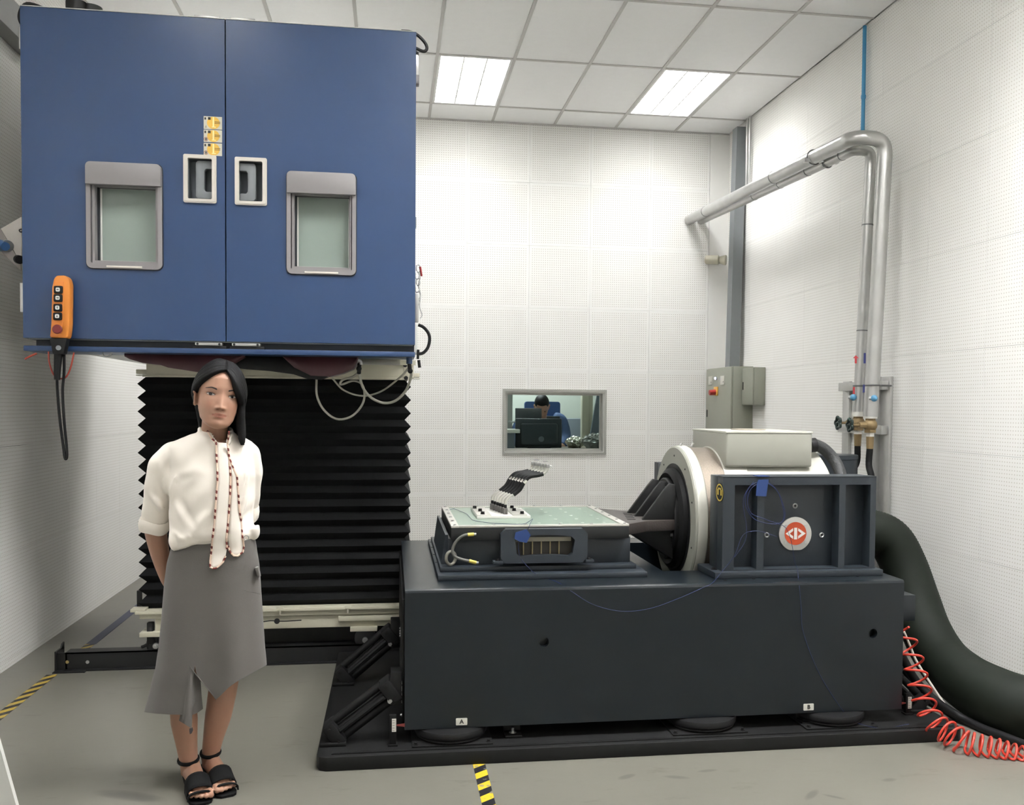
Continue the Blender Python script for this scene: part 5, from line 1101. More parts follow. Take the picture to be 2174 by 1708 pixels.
# ================================================================ the woman
YP = 3.85
def pt(x, y, Y=YP): return at_y(x, y, Y)
def remeshed(mb, name, m, parent, voxel, smooth_it=2, disp=None, color=None, fac=.5, cut=None):
    """fuses overlapping closed shapes into ONE continuous surface"""
    me = bpy.data.meshes.new(name); mb.bm.normal_update(); bmesh.ops.recalc_face_normals(mb.bm, faces=mb.bm.faces[:]); mb.bm.to_mesh(me); mb.bm.free()
    o = bpy.data.objects.new(name, me); COL.objects.link(o)
    r = o.modifiers.new('r', 'REMESH'); r.mode = 'VOXEL'; r.voxel_size = voxel
    if smooth_it:
        s = o.modifiers.new('s', 'SMOOTH'); s.factor = fac; s.iterations = smooth_it
    dg = bpy.context.evaluated_depsgraph_get(); dg.update()
    me2 = bpy.data.meshes.new_from_object(o.evaluated_get(dg)); COL.objects.unlink(o); bpy.data.objects.remove(o); bpy.data.meshes.remove(me)
    if disp:
        ns = [v.normal.copy() for v in me2.vertices]
        for v, n in zip(me2.vertices, ns): v.co += n*disp(v.co, n)
    if color:
        ca = me2.color_attributes.new('tint', 'FLOAT_COLOR', 'POINT')
        for i, v in enumerate(me2.vertices): ca.data[i].color = color(v.co)
    bvh = BVHTree.FromPolygons([v.co.copy() for v in me2.vertices], [tuple(p.vertices) for p in me2.polygons])
    if cut:
        bm_ = bmesh.new(); bm_.from_mesh(me2); bmesh.ops.delete(bm_, geom=[f for f in bm_.faces if cut(f.calc_center_median())], context='FACES')
        bm_.to_mesh(me2); bm_.free()
    o0 = ORIG.get(parent, Vector()); me2.transform(Matrix.Translation(-o0))
    me2.materials.clear(); me2.materials.append(m); me2.name = name; me2.shade_smooth()
    o = bpy.data.objects.new(name, me2); COL.objects.link(o); o.parent = parent; ORIG[o] = o0
    return o, bvh
def interp(tab, z):
    if z <= tab[0][0]: return tab[0][1:]
    for a, b_ in zip(tab, tab[1:]):
        if a[0] <= z <= b_[0]:
            t = (z-a[0])/(b_[0]-a[0]); t = t*t*(3-2*t)*.35+t*.65
            return tuple(p*(1-t)+q*t for p, q in zip(a[1:], b_[1:]))
    return tab[-1][1:]
HEADTAB = [(-.118, .010, .070, .050), (-.112, .029, .079, .03), (-.100, .045, .083, .0), (-.080, .0575, .084, -.045), (-.05, .0655, .085, -.07), (-.02, .0685, .086, -.085), (.0, .0705, .085, -.092), (.03, .0715, .087, -.098), (.06, .069, .083, -.097), (.085, .059, .068, -.085), (.105, .040, .042, -.062), (.114, .02, .015, -.035), (.118, .004, .0, -.01)]
EX = .0365
def face_relief(x, z):
    g = lambda cx, cz, sx, sz: math.exp(-((x-cx)/sx)**2-((z-cz)/sz)**2)
    d = 0
    t = max(0, min(1, (.006-z)/.052))
    if z > -.056: d += (.004+.0165*t**1.3)*math.exp(-(x/(.0072+.005*t))**2)*(1 if z < .0 else math.exp(-(z/.018)**2))*(1 if z > -.046 else max(0, 1-(-.046-z)/.009))
    for s in (-1, 1):
        d += .0085*g(s*.0135, -.0455, .0055, .0055)
        d -= .0055*g(s*EX, .0, .017, .0095)
        d += .0022*g(s*EX, .0085, .017, .0035)
        d += .0026*g(s*EX, .024, .02, .007)
        d += .0036*g(s*.041, -.038, .018, .018)
        d -= .002*g(s*.027, -.072, .006, .008)
    d += .0052*g(0, -.0665, .0195, .0038)+.0062*g(0, -.0765, .016, .0048)-.0028*g(0, -.0713, .021, .0015)
    d -= .002*g(0, -.085, .014, .004); d += .0045*g(0, -.101, .015, .011)
    return d
def head_mesh(mb, M, ears=True, sc=1.0):
    n = 88; nz = 92; b = bmesh.new(); rings = []
    for i in range(nz+1):
        z = -.118+.236*i/nz
        w, f, k = interp(HEADTAB, z)
        c, h = (f+k)/2, (f-k)/2; ring = []
        for j in range(n):
            a = 2*math.pi*j/n; ca, sa = math.cos(a), math.sin(a)   # a=0 faces forward
            e = 2/2.25
            x = w*math.copysign(abs(sa)**e, sa); y = c+h*math.copysign(abs(ca)**e, ca)
            if ca > 0: y += face_relief(x, z)*min(1, ca*1.6)
            ring.append(b.verts.new(M @ (Vector((x, -y, z))*sc)))
        rings.append(ring)
    for A, B in zip(rings, rings[1:]):
        for k in range(n): b.faces.new((A[k], A[(k+1) % n], B[(k+1) % n], B[k]))
    b.faces.new(rings[0][::-1]); b.faces.new(rings[-1]); mb._merge(b)
    if ears:
        for s in (-1, 1):
            R = M @ Matrix.Translation(Vector((s*.0785, .010, -.014))*sc) @ Matrix.Rotation(s*.45, 4, 'Z') @ Matrix.Rotation(s*.12, 4, 'Y')
            mb.tube([R @ (Vector(p)*sc) for p in ((0, -.004, -.026), (s*.004, .006, -.02), (s*.006, .014, -.004), (s*.007, .014, .014), (s*.006, .006, .026), (s*.003, -.006, .026), (s*.001, -.014, .014))], [v*sc for v in (.006, .006, .0055, .0055, .0055, .005, .004)], n=10, sub=5)
            mb.ball(R @ Vector((s*.0, 0, -.002)), .02*sc, .25, .8, 1.15, M=None)
HS = 1.075
HY = 3.822
hc = pt(471.5, 839, 3.73)
Rh = Matrix.Rotation(math.radians(16), 4, 'Z') @ Matrix.Rotation(math.radians(8), 4, 'Y') @ Matrix.Rotation(math.radians(-2), 4, 'X')
Mh = Matrix.Translation(hc) @ Rh @ Matrix.Translation(Vector((0, .086*HS, 0)))
def hp(x, y, z): return Mh @ (Vector((x, -y, z))*HS)      # head-local point: x to the picture's right, y forward, z up
Mhi = Mh.inverted()
wo = thing('person', (-.72, 3.86, 0), 'standing woman with black hair, white blouse and grey skirt, hands behind her back', 'person')
M_skin = mat('skin', (166, 126, 104), .48, var=.03, scale=20)
M_skin.node_tree.nodes['Principled BSDF'].inputs['Subsurface Weight'].default_value = .12
M_skin.node_tree.nodes['Principled BSDF'].inputs['Subsurface Radius'].default_value = (.012, .005, .003)
nt = M_skin.node_tree; b = nt.nodes['Principled BSDF']; src = b.inputs['Base Color'].links[0].from_socket
at_ = nd(nt, 'ShaderNodeVertexColor', layer_name='tint'); mm = nd(nt, 'ShaderNodeMix', data_type='RGBA'); mm.blend_type = 'MULTIPLY'; mm.inputs[0].default_value = 1
nt.links.new(src, mm.inputs[6]); nt.links.new(at_.outputs['Color'], mm.inputs[7]); nt.links.new(mm.outputs[2], b.inputs['Base Color'])
# --- the body: head, neck, trunk, arms with hands, legs with feet, fused into one surface
mb = MB(); head_mesh(mb, Mh, sc=HS)
mb.tube([hp(0, -.02, -.03), pt(456, 905, 3.855), pt(453, 930, 3.865), pt(450, 962, 3.87)], [.052, .049, .05, .06], n=24)
def loft(mb, rows, n=36, ex=2.3):
    """rows of (xl, xr, y, half depth, Ycentre): elliptical sections between two measured edges"""
    R = []
    for xl, xr, y, d, Yc in rows:
        a, c = pt(xl, y, Yc), pt(xr, y, Yc); m = (a+c)/2; h = (c.x-a.x)/2; e = 2/ex
        R.append([Vector((m.x+h*math.copysign(abs(math.cos(t))**e, math.cos(t)), m.y+d*math.copysign(abs(math.sin(t))**e, math.sin(t)), m.z)) for t in [2*math.pi*k/n for k in range(n)]])
    b = bmesh.new(); V = [[b.verts.new(p) for p in r] for r in R]
    for A, B in zip(V, V[1:]):
        for k in range(n): b.faces.new((A[k], A[(k+1) % n], B[(k+1) % n], B[k]))
    b.faces.new(V[0]); b.faces.new(V[-1][::-1]); mb._merge(b); return mb
loft(mb, [(400, 500, 935, .05, 3.87), (380, 520, 955, .07, 3.87), (376, 528, 1000, .085, 3.87), (376, 524, 1060, .085, 3.87), (380, 520, 1110, .08, 3.87), (372, 528, 1160, .085, 3.87), (364, 536, 1220, .09, 3.87), (366, 536, 1260, .08, 3.87)])
armL = [(366, 958, 3.87), (338, 1025, 3.89), (330, 1100, 3.93)]; foreL = [(330, 1100, 3.93), (331, 1130, 3.94), (340, 1175, 3.955), (353, 1222, 3.975), (362, 1240, 3.985)]
armR = [(524, 958, 3.88), (530, 1015, 3.93), (527, 1085, 3.975)]; foreR = [(527, 1085, 3.975), (515, 1140, 3.99), (480, 1190, 4.0), (450, 1215, 4.005)]
mb.tube([pt(*p) for p in armL], [.036, .034, .035], n=20); mb.tube([pt(*p) for p in foreL], [.041, .042, .036, .027, .025], n=20)
mb.tube([pt(*p) for p in armR], [.036, .034, .031], n=20); mb.tube([pt(*p) for p in foreR], [.031, .030, .027, .026], n=20)
def hand(mb, w, d, out, side):
    """open relaxed hand: palm along d from wrist w, fingers side by side along `side`, curling towards `out`"""
    d, side, out = d.normalized(), side.normalized(), out.normalized()
    mb.tube([w, w+d*.035, w+d*.075], [.024, .03, .028], n=14)
    for k, (o_, L) in enumerate(((-.026, .058), (-.009, .068), (.009, .063), (.026, .05))):
        a = w+d*.07+side*o_; mb.tube([a, a+d*L*.45+out*.004, a+d*L*.8+out*.016, a+d*L+out*.032], [.0085, .008, .0075, .0065], n=8)
    a = w+d*.02-side*.024; mb.tube([a, a+d*.02-side*.022+out*.006, a+d*.05-side*.026+out*.016], [.011, .0095, .008], n=8)
wl, wr = pt(*foreL[-1]), pt(*foreR[-1])
hand(mb, wl, Vector((.9, .0, -.45)), Vector((0, -1, .1)), Vector((.4, .25, .9))); hand(mb, wr, Vector((-.92, .25, -.35)), Vector((0, -1, .2)), Vector((-.3, .1, .95)))
# legs: picture-left and picture-right
legA = [((402, 1230, 3.87), .085), ((392, 1340, 3.86), .068), ((388, 1430, 3.855), .052), ((389, 1480, 3.86), .05), ((391, 1530, 3.875), .051), ((396, 1575, 3.885), .041), ((401, 1618, 3.89), .0335), ((403, 1640, 3.892), .034)]
legB = [((498, 1230, 3.88), .085), ((490, 1340, 3.89), .068), ((479, 1425, 3.90), .055), ((472, 1470, 3.915), .055), ((463, 1520, 3.93), .051), ((453, 1565, 3.945), .040), ((447, 1603, 3.955), .033), ((448, 1624, 3.957), .034)]
for leg in (legA, legB): mb.tube([pt(*p) for p, r in leg], [r for p, r in leg], n=28)
feet = []
def foot(mb, ank, heel, ball, toe, w, mir):
    """ankle, heel centre, ball centre, toe tip on the ground plane of the sole"""
    d = (toe-heel); d.z = 0; d.normalize(); s = Vector((d.y, -d.x, 0))
    if s.x < 0: s = -s
    up = Vector((0, 0, 1))
    mb.tube([heel+up*.035-d*.005, heel+up*.034+d*.03], [.03, .031], n=18, smooth=False)
    mb.tube([ank, ank.lerp(ball+up*.028, .4)+up*.002, ball+up*.022], [.031, .031, .029], n=18)
    mb.tube([heel+up*.03, heel.lerp(ball, .5)+up*.03, ball+up*.02], [.03, .031, .03], n=18)
    mb.tube([ball-s*.024+up*.018, ball+s*.024+up*.018], [.02, .02], n=14, smooth=False)
    order = (0, 1, 2, 3, 4) if mir else (4, 3, 2, 1, 0)
    for k in range(5):
        j = order[k]; r = (.0125, .0095, .009, .0085, .008)[j]; L = (.062, .064, .058, .05, .041)[j]
        a = ball+s*(-.034+.017*k)+up*.016+d*.006
        mb.tube([a, a+d*L*.5+up*.003, a+d*(L-r)-up*.003], [r, r*.95, r*.92], n=10); mb.ball(a+d*(L-r)-up*.003, r*.98, n=10)
    return d, s
aA, aB = pt(403, 1636, 3.892), pt(448, 1622, 3.957)
tA, tB = at_z(430, 1703, .016), at_z(484, 1686, .016)
hA_, hB_ = Vector((aA.x-.004, aA.y+.045, .03)), Vector((aB.x-.012, aB.y+.04, .03))
bA, bB = tA+(hA_-tA)*.27, tB+(hB_-tB)*.27
bA.z = bB.z = .016
dA, sA = foot(mb, aA, hA_, bA, tA, .05, False); dB, sB = foot(mb, aB, hB_, bB, tB, .05, True)
def tint(p):
    q = (Mhi @ p)/HS; x, z, y = q.x, q.z, -q.y
    c = Vector((1, 1, 1))
    if y > .03 and -.12 < z < .1:
        g = lambda cx, cz, sx, sz: math.exp(-((x-cx)/sx)**2-((z-cz)/sz)**2)
        up = 1 if (abs(x) < .0245 and -.0712 < z < -.0632-.0045*(abs(x)/.024)**1.5) else 0
        lo = 1 if (abs(x) < .023 and -.0712 >= z > -.0805+.0075*(abs(x)/.023)**2) else 0
        lip = max(up, lo)
        c = c.lerp(Vector((.92, .60, .58)), .8*lip)
        c = c.lerp(Vector((.5, .30, .28)), .7*math.exp(-((z+.0713-4.5*x*x)/.0011)**2)*(1 if abs(x) < .0255 else 0))
        ch_ = g(-.042, -.035, .02, .016)+g(.042, -.035, .02, .016); c = c.lerp(Vector((1.0, .84, .80)), min(.6, .5*ch_))
        no = g(-.0085, -.0515, .0042, .002)+g(.0085, -.0515, .0042, .002); c = c.lerp(Vector((.34, .2, .18)), min(.85, no))  # nostril shade painted as dark spots in the skin tint
    return (c.x, c.y, c.z, 1)
body, bvh_body = remeshed(mb, 'body', M_skin, wo, .0034, 2, color=tint, fac=.4)
def on_face(x, z, off=.0006):
    """head-local x, z -> point on the face surface, lifted by off along the forward axis"""
    o_ = hp(x, .2, z); d = (hp(x, 0, z)-o_).normalized()
    h = bvh_body.ray_cast(o_, d)
    return (h[0] if h[0] else hp(x, .085, z))-d*off
# eyes, lashes, brows
M_scl = mat('eye_white', (214, 206, 198), .2, var=.02); M_iris = mat('iris_dark', (38, 26, 22), .12, var=.2); M_brow = mat('brow_hair', (44, 36, 34), .7); M_lash = mat('lash_line', (30, 24, 23), .6)
for s in (-1, 1):
    up = lambda u: .0048*(1-abs(u)**2.2)-.0006*u*s*-1
    lo = lambda u: -.0042*(1-abs(u)**2.0)
    rows = []
    for j in range(7):
        t = j/6; row = []
        for i in range(17):
            u = -1+2*i/16; z = lo(u)*(1-t)+up(u)*t+.0012*u*s
            row.append(on_face(s*EX+u*.0135, z, .0009+.0012*(1-u*u)*(1-(2*t-1)**2)))
        rows.append(row)
    mb = MB(); mb.grid(rows); ey = mb.build('eye', M_scl, body, smooth=180)
    cx = s*EX-.0012
    mb = MB(); c0 = on_face(cx, .0006, .0026); ring = []
    for k in range(20):
        a = 2*math.pi*k/20; z = max(-.0041, min(.0044, .0056*math.sin(a)+.0006)); ring.append(on_face(cx+.0056*math.cos(a), z, .0024))
    vs = [mb.bm.verts.new(p) for p in ring]; cv = mb.bm.verts.new(c0)
    for k in range(20): mb.bm.faces.new((vs[k], vs[(k+1) % 20], cv))
    mb.build('iris', M_iris, body, smooth=180)
    MB().tube([on_face(s*EX+u*.0145, up(u)+.0012*u*s+.0004, .0016) for u in [-1+.2*i for i in range(11)]], [.0006, .0009, .0011, .0012, .0013, .0013, .0013, .0012, .0011, .0009, .0006], n=6, sub=2).build('eyelash_line', M_lash, body)
    MB().tube([on_face(s*EX+u*.0155, up(u)+.0042+.0012*u*s-.001*u*u, .0003) for u in [-1+.2*i for i in range(11)]], .0006, n=6, sub=2).build('eyelid_crease', mat('lid_crease', (120, 84, 70), .6), body)
    mb = MB(); rows = []
    for i in range(15):
        u = i/14; x = s*(EX-.017+.036*u); zc = .0185+.0052*math.sin(min(1, u*1.25)*math.pi*.62)-.006*max(0, u-.5); th = .0058*(1-.7*u**1.6)*(1 if u > .06 else .7)
        rows.append([on_face(x, zc-th/2, .0002), on_face(x, zc, .0016), on_face(x, zc+th/2, .0002)])
    mb.grid(rows); mb.build('eyebrow', M_brow, body, smooth=180)
# hair: locks from the parting over the skull and down
M_hair = mat('black_hair', (9, 8, 9), .55, var=.3, scale=40, bump=.12, bscale=120, spec=.2)
mb = MB(); rh = random.Random(11)
AXH = Vector((.080, .106, .117))
def ell(d, k=1.0):
    d = d.normalized(); return Vector((d.x*AXH.x*k, d.y*AXH.y*k-.006, d.z*AXH.z*k+.002))
for s in (-1, 1):
    NL = 30
    for layer in range(2):
        for j in range(NL):
            t = j/(NL-1)
            p0 = Vector((.068, .80-1.55*t, .78+.2*math.sin(math.pi*min(1, t*1.1)))).normalized()
            if s < 0: az = math.radians(122+(180-122)*t); z1 = -.18 if t < .15 else -.2
            else: az = math.radians(64+(180-64)*t); z1 = -.22
            p1 = Vector((s*math.sin(az), math.cos(az), z1)).normalized()
            pts = []
            k = 1.03+.035*layer+rh.uniform(-.006, .006)
            for i in range(7):
                f = i/6; q = p0.lerp(p1, f)
                q.x += s*.55*math.sin(math.pi*f)*(.5+.3*t)
                if s < 0: q.y += .42*math.sin(math.pi*f)*(1-t)**2*.6; q.z += .02
                else: q.y += .55*math.sin(math.pi*f)*(1-t)**2*.75
                e = ell(q, k)
                if f < .25: e.z += .004
                pts.append(hp(e.x, e.y, e.z))
            # fall
            L = pts[-1]; e1 = p1
            zend = pt(0, 930 if s > 0 else 925, 3.85).z + rh.uniform(-.012, .012)-(.012 if s > 0 and t < .4 else 0)
            c_in = Vector((hc.x-.005 - L.x, 3.86-L.y, 0))
            fall = [L.lerp(Vector((L.x, L.y, zend)), f)+c_in*(.10*math.sin(f*2.6)+(.10 if s < 0 else -.02)*f) + (Vector((.008*f, -.012*f, 0)) if s > 0 and t < .4 else Vector((0, .02*f if s < 0 else .01*f, 0))) for f in (.3, .6, .85, 1.0)]
            pts += fall
            r = [.004, .008, .011, .012, .012, .012, .012, .013, .013, .012, .006]
            mb.tube(pts, [v*rh.uniform(.9, 1.12) for v in r], n=8, sub=3)
hair = mb.build('hair', M_hair, wo, smooth=180)
# --- blouse: trunk and sleeves fused, with folds
M_blouse = mat('white_blouse', (241, 233, 221), .75, var=.02, scale=6, bump=.06, bscale=400, sheen=.2)
mb = MB()
loft(mb, [(428, 482, 912, .046, 3.862), (421, 490, 918, .055, 3.866), (404, 503, 922, .066, 3.868), (384, 520, 929, .076, 3.87), (366, 534, 938, .084, 3.87), (357, 541, 948, .090, 3.87), (360, 541, 965, .098, 3.868), (362, 542, 1000, .112, 3.865), (362, 540, 1040, .116, 3.863), (361, 537, 1080, .116, 3.864), (360, 537, 1115, .118, 3.864), (360, 545, 1130, .118, 3.864), (362, 543, 1142, .108, 3.866), (372, 535, 1150, .09, 3.868)], n=48, ex=2.35)
mb.tube([pt(378, 1120, 3.82), pt(372, 1150, 3.80), pt(371, 1166, 3.81)], [.035, .026, .014], n=14); mb.tube([pt(368, 1166, 3.82), pt(395, 1155, 3.775), pt(425, 1141, 3.765)], [.011, .014, .014], n=12); mb.tube([pt(385, 1145, 3.79), pt(410, 1135, 3.77)], [.026, .024], n=12, smooth=False)
mb.tube([pt(535, 1118, 3.83), pt(541, 1134, 3.83), pt(536, 1144, 3.84)], [.03, .022, .012], n=14)
mb.tube([pt(392, 962, 3.868), pt(366, 968, 3.872), pt(347, 993, 3.878), pt(338, 1030, 3.888), (pt(333, 1070, 3.905)), pt(330, 1104, 3.92)], [.05, .055, .057, .055, .054, .054], n=28)
mb.tube([pt(505, 955, 3.87), pt(528, 965, 3.88), pt(534, 1000, 3.90), pt(530, 1040, 3.93), pt(527, 1090, 3.965)], [.04, .044, .044, .041, .037], n=24)
# collar stand
mb.tube([pt(428, 914, 3.835), pt(425, 911, 3.86), pt(432, 908, 3.90), pt(455, 907, 3.925), pt(478, 908, 3.905), pt(488, 912, 3.875), pt(488, 917, 3.85)], .011, n=10, sub=5)
# fold ridges
for P, r in (([(371, 1010, 3.778), (366, 1040, 3.792), (363, 1080, 3.802)], .012), ([(313, 1030, 3.86), (322, 1050, 3.845), (336, 1066, 3.845), (345, 1085, 3.855)], .010), ([(352, 985, 3.828), (356, 1015, 3.83), (351, 1050, 3.84)], .009), ([(320, 1090, 3.875), (334, 1080, 3.866), (350, 1090, 3.875)], .009), ([(525, 1000, 3.795), (520, 1050, 3.79), (512, 1100, 3.775)], .010), ([(390, 1134, 3.762), (425, 1130, 3.755), (455, 1132, 3.754)], .010)):
    mb.tube([pt(*p) for p in P], [r*.5]+[r]*(len(P)-2)+[r*.5], n=10)
def cloth_disp(co, n):
    x, z = co.x, co.z
    f = 0
    if n.y < -.2:      # soft pull lines from the bust to the armpit and across the lower front
        for (ax, ay), (bx, by), w, h in FOLDS:
            dx, dz = bx-ax, by-ay; t = max(0, min(1, ((x-ax)*dx+(z-ay)*dz)/(dx*dx+dz*dz)))
            q = math.hypot(x-ax-dx*t, z-ay-dz*t)
            f += h*math.exp(-(q/w)**2)*math.sin(math.pi*(.15+.85*t))
    return f + .0018*math.sin(38*co.x+22*co.z+4*math.sin(9*co.z))+.0014*math.sin(60*co.z-35*co.x+3*math.sin(14*co.x))
VN = [(pt(x, y, 3.79).x, pt(x, y, 3.79).z) for x, y in ((433, 898), (463, 942), (479, 944), (488, 898))]
def neck_cut(c):
    if c.y > 3.872: return False
    return all((VN[(i+1) % 4][0]-VN[i][0])*(c.z-VN[i][1])-(VN[(i+1) % 4][1]-VN[i][1])*(c.x-VN[i][0]) > 0 for i in range(4))
FOLDS = []
for (xa, ya), (xb, yb), w, h in (((375, 1008), (430, 992), .016, .0025), ((380, 1025), (425, 1000), .016, -.002), ((372, 1070), (400, 1120), .014, .007), ((385, 1065), (420, 1125), .014, -.006), ((420, 1120), (446, 1080), .012, .005), ((365, 1130), (400, 1150), .01, .005), ((523, 985), (505, 1080), .012, .006), ((515, 1105), (535, 1070), .012, -.005), ((330, 985), (352, 1050), .012, .006), ((318, 1010), (350, 1080), .012, -.005), ((310, 1060), (345, 1095), .01, .006)):
    p_, q_ = pt(xa, ya, 3.76), pt(xb, yb, 3.76); FOLDS.append(((p_.x, p_.z), (q_.x, q_.z), w, h))
blouse, bvh_b = remeshed(mb, 'blouse', M_blouse, wo, .006, 5, disp=cloth_disp, cut=neck_cut)
for P, R_c, hgt in ((((330, 1101, 3.918), (328, 1123, 3.93)), (.060, .061, .059), 0), (((528, 1074, 3.958), (528, 1102, 3.97)), (.040, .041, .039), 0)):
    a, c = pt(*P[0]), pt(*P[1]); m = a.lerp(c, .5)
    cb_ = MB(); cb_.lathe([(R_c[0]-.012, .0), (R_c[0]-.003, -.004), (R_c[1], .006), (R_c[1]+.001, (c-a).length*.5), (R_c[2], (c-a).length-.006), (R_c[2]-.004, (c-a).length+.002), (R_c[2]-.012, (c-a).length)], a, (c-a), n=36)
    for v in cb_.bm.verts: v.co += Vector((0, 0, .0035*math.sin(3*math.atan2(v.co.y-m.y, v.co.x-m.x)+1)))
    cb_.build('rolled_cuff', M_blouse, blouse, smooth=60)
def front(x, y, off, Y0=3.75):
    """measured point dropped onto the front of the clothes"""
    q = pt(x, y, Y0); best = None
    for bv in (bvh_b, bvh_s) if 'bvh_s' in globals() else (bvh_b,):
        h = bv.ray_cast(Vector((q.x, 3.2, q.z)), Vector((0, 1, 0)))
        if h[0] and (best is None or h[0].y < best): best = h[0].y
    return Vector((q.x, (best if best else Y0)-off, q.z))
MB().tube([front(x, y, .002) for x, y in ((438, 920), (446, 930), (456, 941), (468, 943), (481, 943), (484, 933), (486, 924))], .0055, n=10, sub=3).build('neck_binding', M_blouse, blouse)
# --- skirt
M_skirt = mat('grey_skirt', (96, 92, 88), .8, var=.05, scale=8, bump=.15, bscale=320, sheen=.15); M_lining = mat('skirt_lining', (120, 52, 46), .8)
HEM = [(300, 1508), (306, 1511), (330, 1514), (359, 1516), (402.9, 1517), (403.0, 1411), (420, 1434), (439, 1459), (450, 1472), (459, 1485), (468, 1476), (485, 1459), (503, 1446), (535, 1428), (566, 1411), (572, 1404)]
def hem(x):
    for (xa, ya), (xb, yb) in zip(HEM, HEM[1:]):
        if xa <= x <= xb: return ya+(yb-ya)*(x-xa)/max(1e-6, xb-xa)
    return HEM[0][1] if x < HEM[0][0] else HEM[-1][1]
SK = [(1132, 366, 540, .094), (1160, 363, 545, .100), (1200, 353, 551, .108), (1240, 348, 554, .112), (1300, 343.5, 558, .118), (1360, 338, 562, .124), (1410, 331, 566.5, .128), (1460, 319, 569, .132), (1520, 304, 572, .136)]
def sk(y): return interp(SK, y)
mb = MB(); NA = 120; NR = 44; cols = []
xsplit = None
angs = [2*math.pi*k/NA for k in range(NA)]
rows = []
for i in range(NR+1):
    t = i/NR; row = []
    for k in range(NA):
        a = angs[k]
        y_guess = 1500
        for _ in range(3):
            xl, xr, d = sk(y_guess); xm, xh = (xl+xr)/2, (xr-xl)/2
            xpx = xm+xh*math.copysign(abs(math.cos(a))**.9, math.cos(a))
            yh = hem(xpx) if math.sin(a) < 0 else 1402+105*max(0, -math.cos(a))
            y_guess = yh
        yy = 1132+(yh-1132)*t
        xl, xr, d = sk(yy); xm, xh = (xl+xr)/2, (xr-xl)/2
        xpx = xm+xh*math.copysign(abs(math.cos(a))**.9, math.cos(a))
        fl = max(0, (yy-1220)/300)
        dd = d*(1+fl*(.10*math.sin(5*a+.6)+.05*math.sin(9*a)))
        row.append(pt(xpx, yy, 3.868+dd*math.copysign(abs(math.sin(a))**.85, math.sin(a))))
    rows.append(row)
R = [[mb.bm.verts.new(p) for p in r] for r in rows]
ks = next(k for k in range(NA//2, NA) if math.sin(angs[k]) < 0 and ((lambda xl, xr, d: (xl+xr)/2+(xr-xl)/2*math.copysign(abs(math.cos(angs[k]))**.9, math.cos(angs[k])))(*sk(1500)) > 403))
istar = 0
for i in range(NR):
    for k in range(NA):
        if k == ks-1 and rows[i][k].z < pt(403, 1411, 3.75).z:     # the slit
            istar = istar or i; mb.bm.faces.new((R[istar][k], R[i][k+1], R[i+1][k+1])); continue
        mb.bm.faces.new((R[i][k], R[i][(k+1) % NA], R[i+1][(k+1) % NA], R[i+1][k]))
bvh_s = BVHTree.FromBMesh(mb.bm)
skirt = mb.build('skirt', M_skirt, wo, smooth=180)
def sheet(name, rows_px, m, parent, Yo):
    mb = MB(); mb.grid([[pt(x, y, Yo+o_) for x, y, o_ in r] for r in rows_px]); return mb.build(name, m, parent, smooth=180)
sheet('skirt_flap', [[(403, 1412, .0), (405, 1413, .0), (407, 1414, .01), (410, 1420, .02)], [(396, 1455, .0), (403, 1455, -.012), (409, 1455, .0), (414, 1450, .03)], [(388, 1490, .0), (398, 1492, -.018), (408, 1492, .0), (420, 1486, .03)], [(380, 1529, .004), (393, 1537, -.02), (407, 1546, .0), (408.5, 1516, .02)]], M_skirt, skirt, 3.745)
sheet('skirt_flap', [[(407, 1420, .0), (412, 1424, .01), (416, 1430, .02)], [(409, 1460, -.006), (418, 1462, .01), (426, 1445, .03)], [(409, 1490, -.008), (420, 1490, .0), (428, 1475, .03)], [(408.5, 1517, -.008), (420, 1512, -.004), (431, 1504, .02)]], M_skirt, skirt, 3.765)
sheet('skirt_lining', [[(406, 1416, .0), (412, 1424, .0), (418, 1432, .0)], [(410, 1440, .0), (416, 1441, .0), (424, 1440, .0)], [(414, 1452, .0), (419, 1456, .0), (425, 1460, .0)]], M_lining, skirt, 3.80)
sheet('hem_tie', [[(402, 1546, .0), (409, 1543, .0)], [(402, 1552, -.003), (410, 1549, .0)], [(403, 1558, .0), (407, 1556, .0)]], mat('tie_dark', (72, 68, 70), .7), skirt, 3.745)
MB().tube([front(x, y, .002) for x, y in ((404.5, 1413), (412, 1424), (425, 1442), (439, 1459), (450, 1472), (459, 1484))], .0016, n=6).build('hem_edge', M_skirt, skirt)
sm = MB(); sm.tube([front(x, y, .0006) for x, y in ((470, 1244), (515, 1254), (553, 1261))], .0009, n=5); sm.build('skirt_seam', M_skirt, skirt)
c = front(523, 1141, .014, 3.78); sm = MB(); sm.tube([c+Vector((.0088*math.cos(t), -.002*math.cos(t), .0088*math.sin(t))) for t in [k*math.pi/6 for k in range(12)]], .0013, n=6, closed=True, sub=3); sm.build('waist_ring', M_steel, skirt)
sm = MB(); P = [front(x, y, .005, 3.85) for x, y in ((541, 1203), (548, 1199))]; P = [pt(541, 1204, 3.80), pt(551, 1200, 3.84), pt(555, 1221, 3.84), pt(546, 1223, 3.79)]
sm.prism([(p.x, p.z) for p in P], 'y', 3.79, 3.83, bev=.002); sm.build('pocket_flap', M_skirt, skirt)
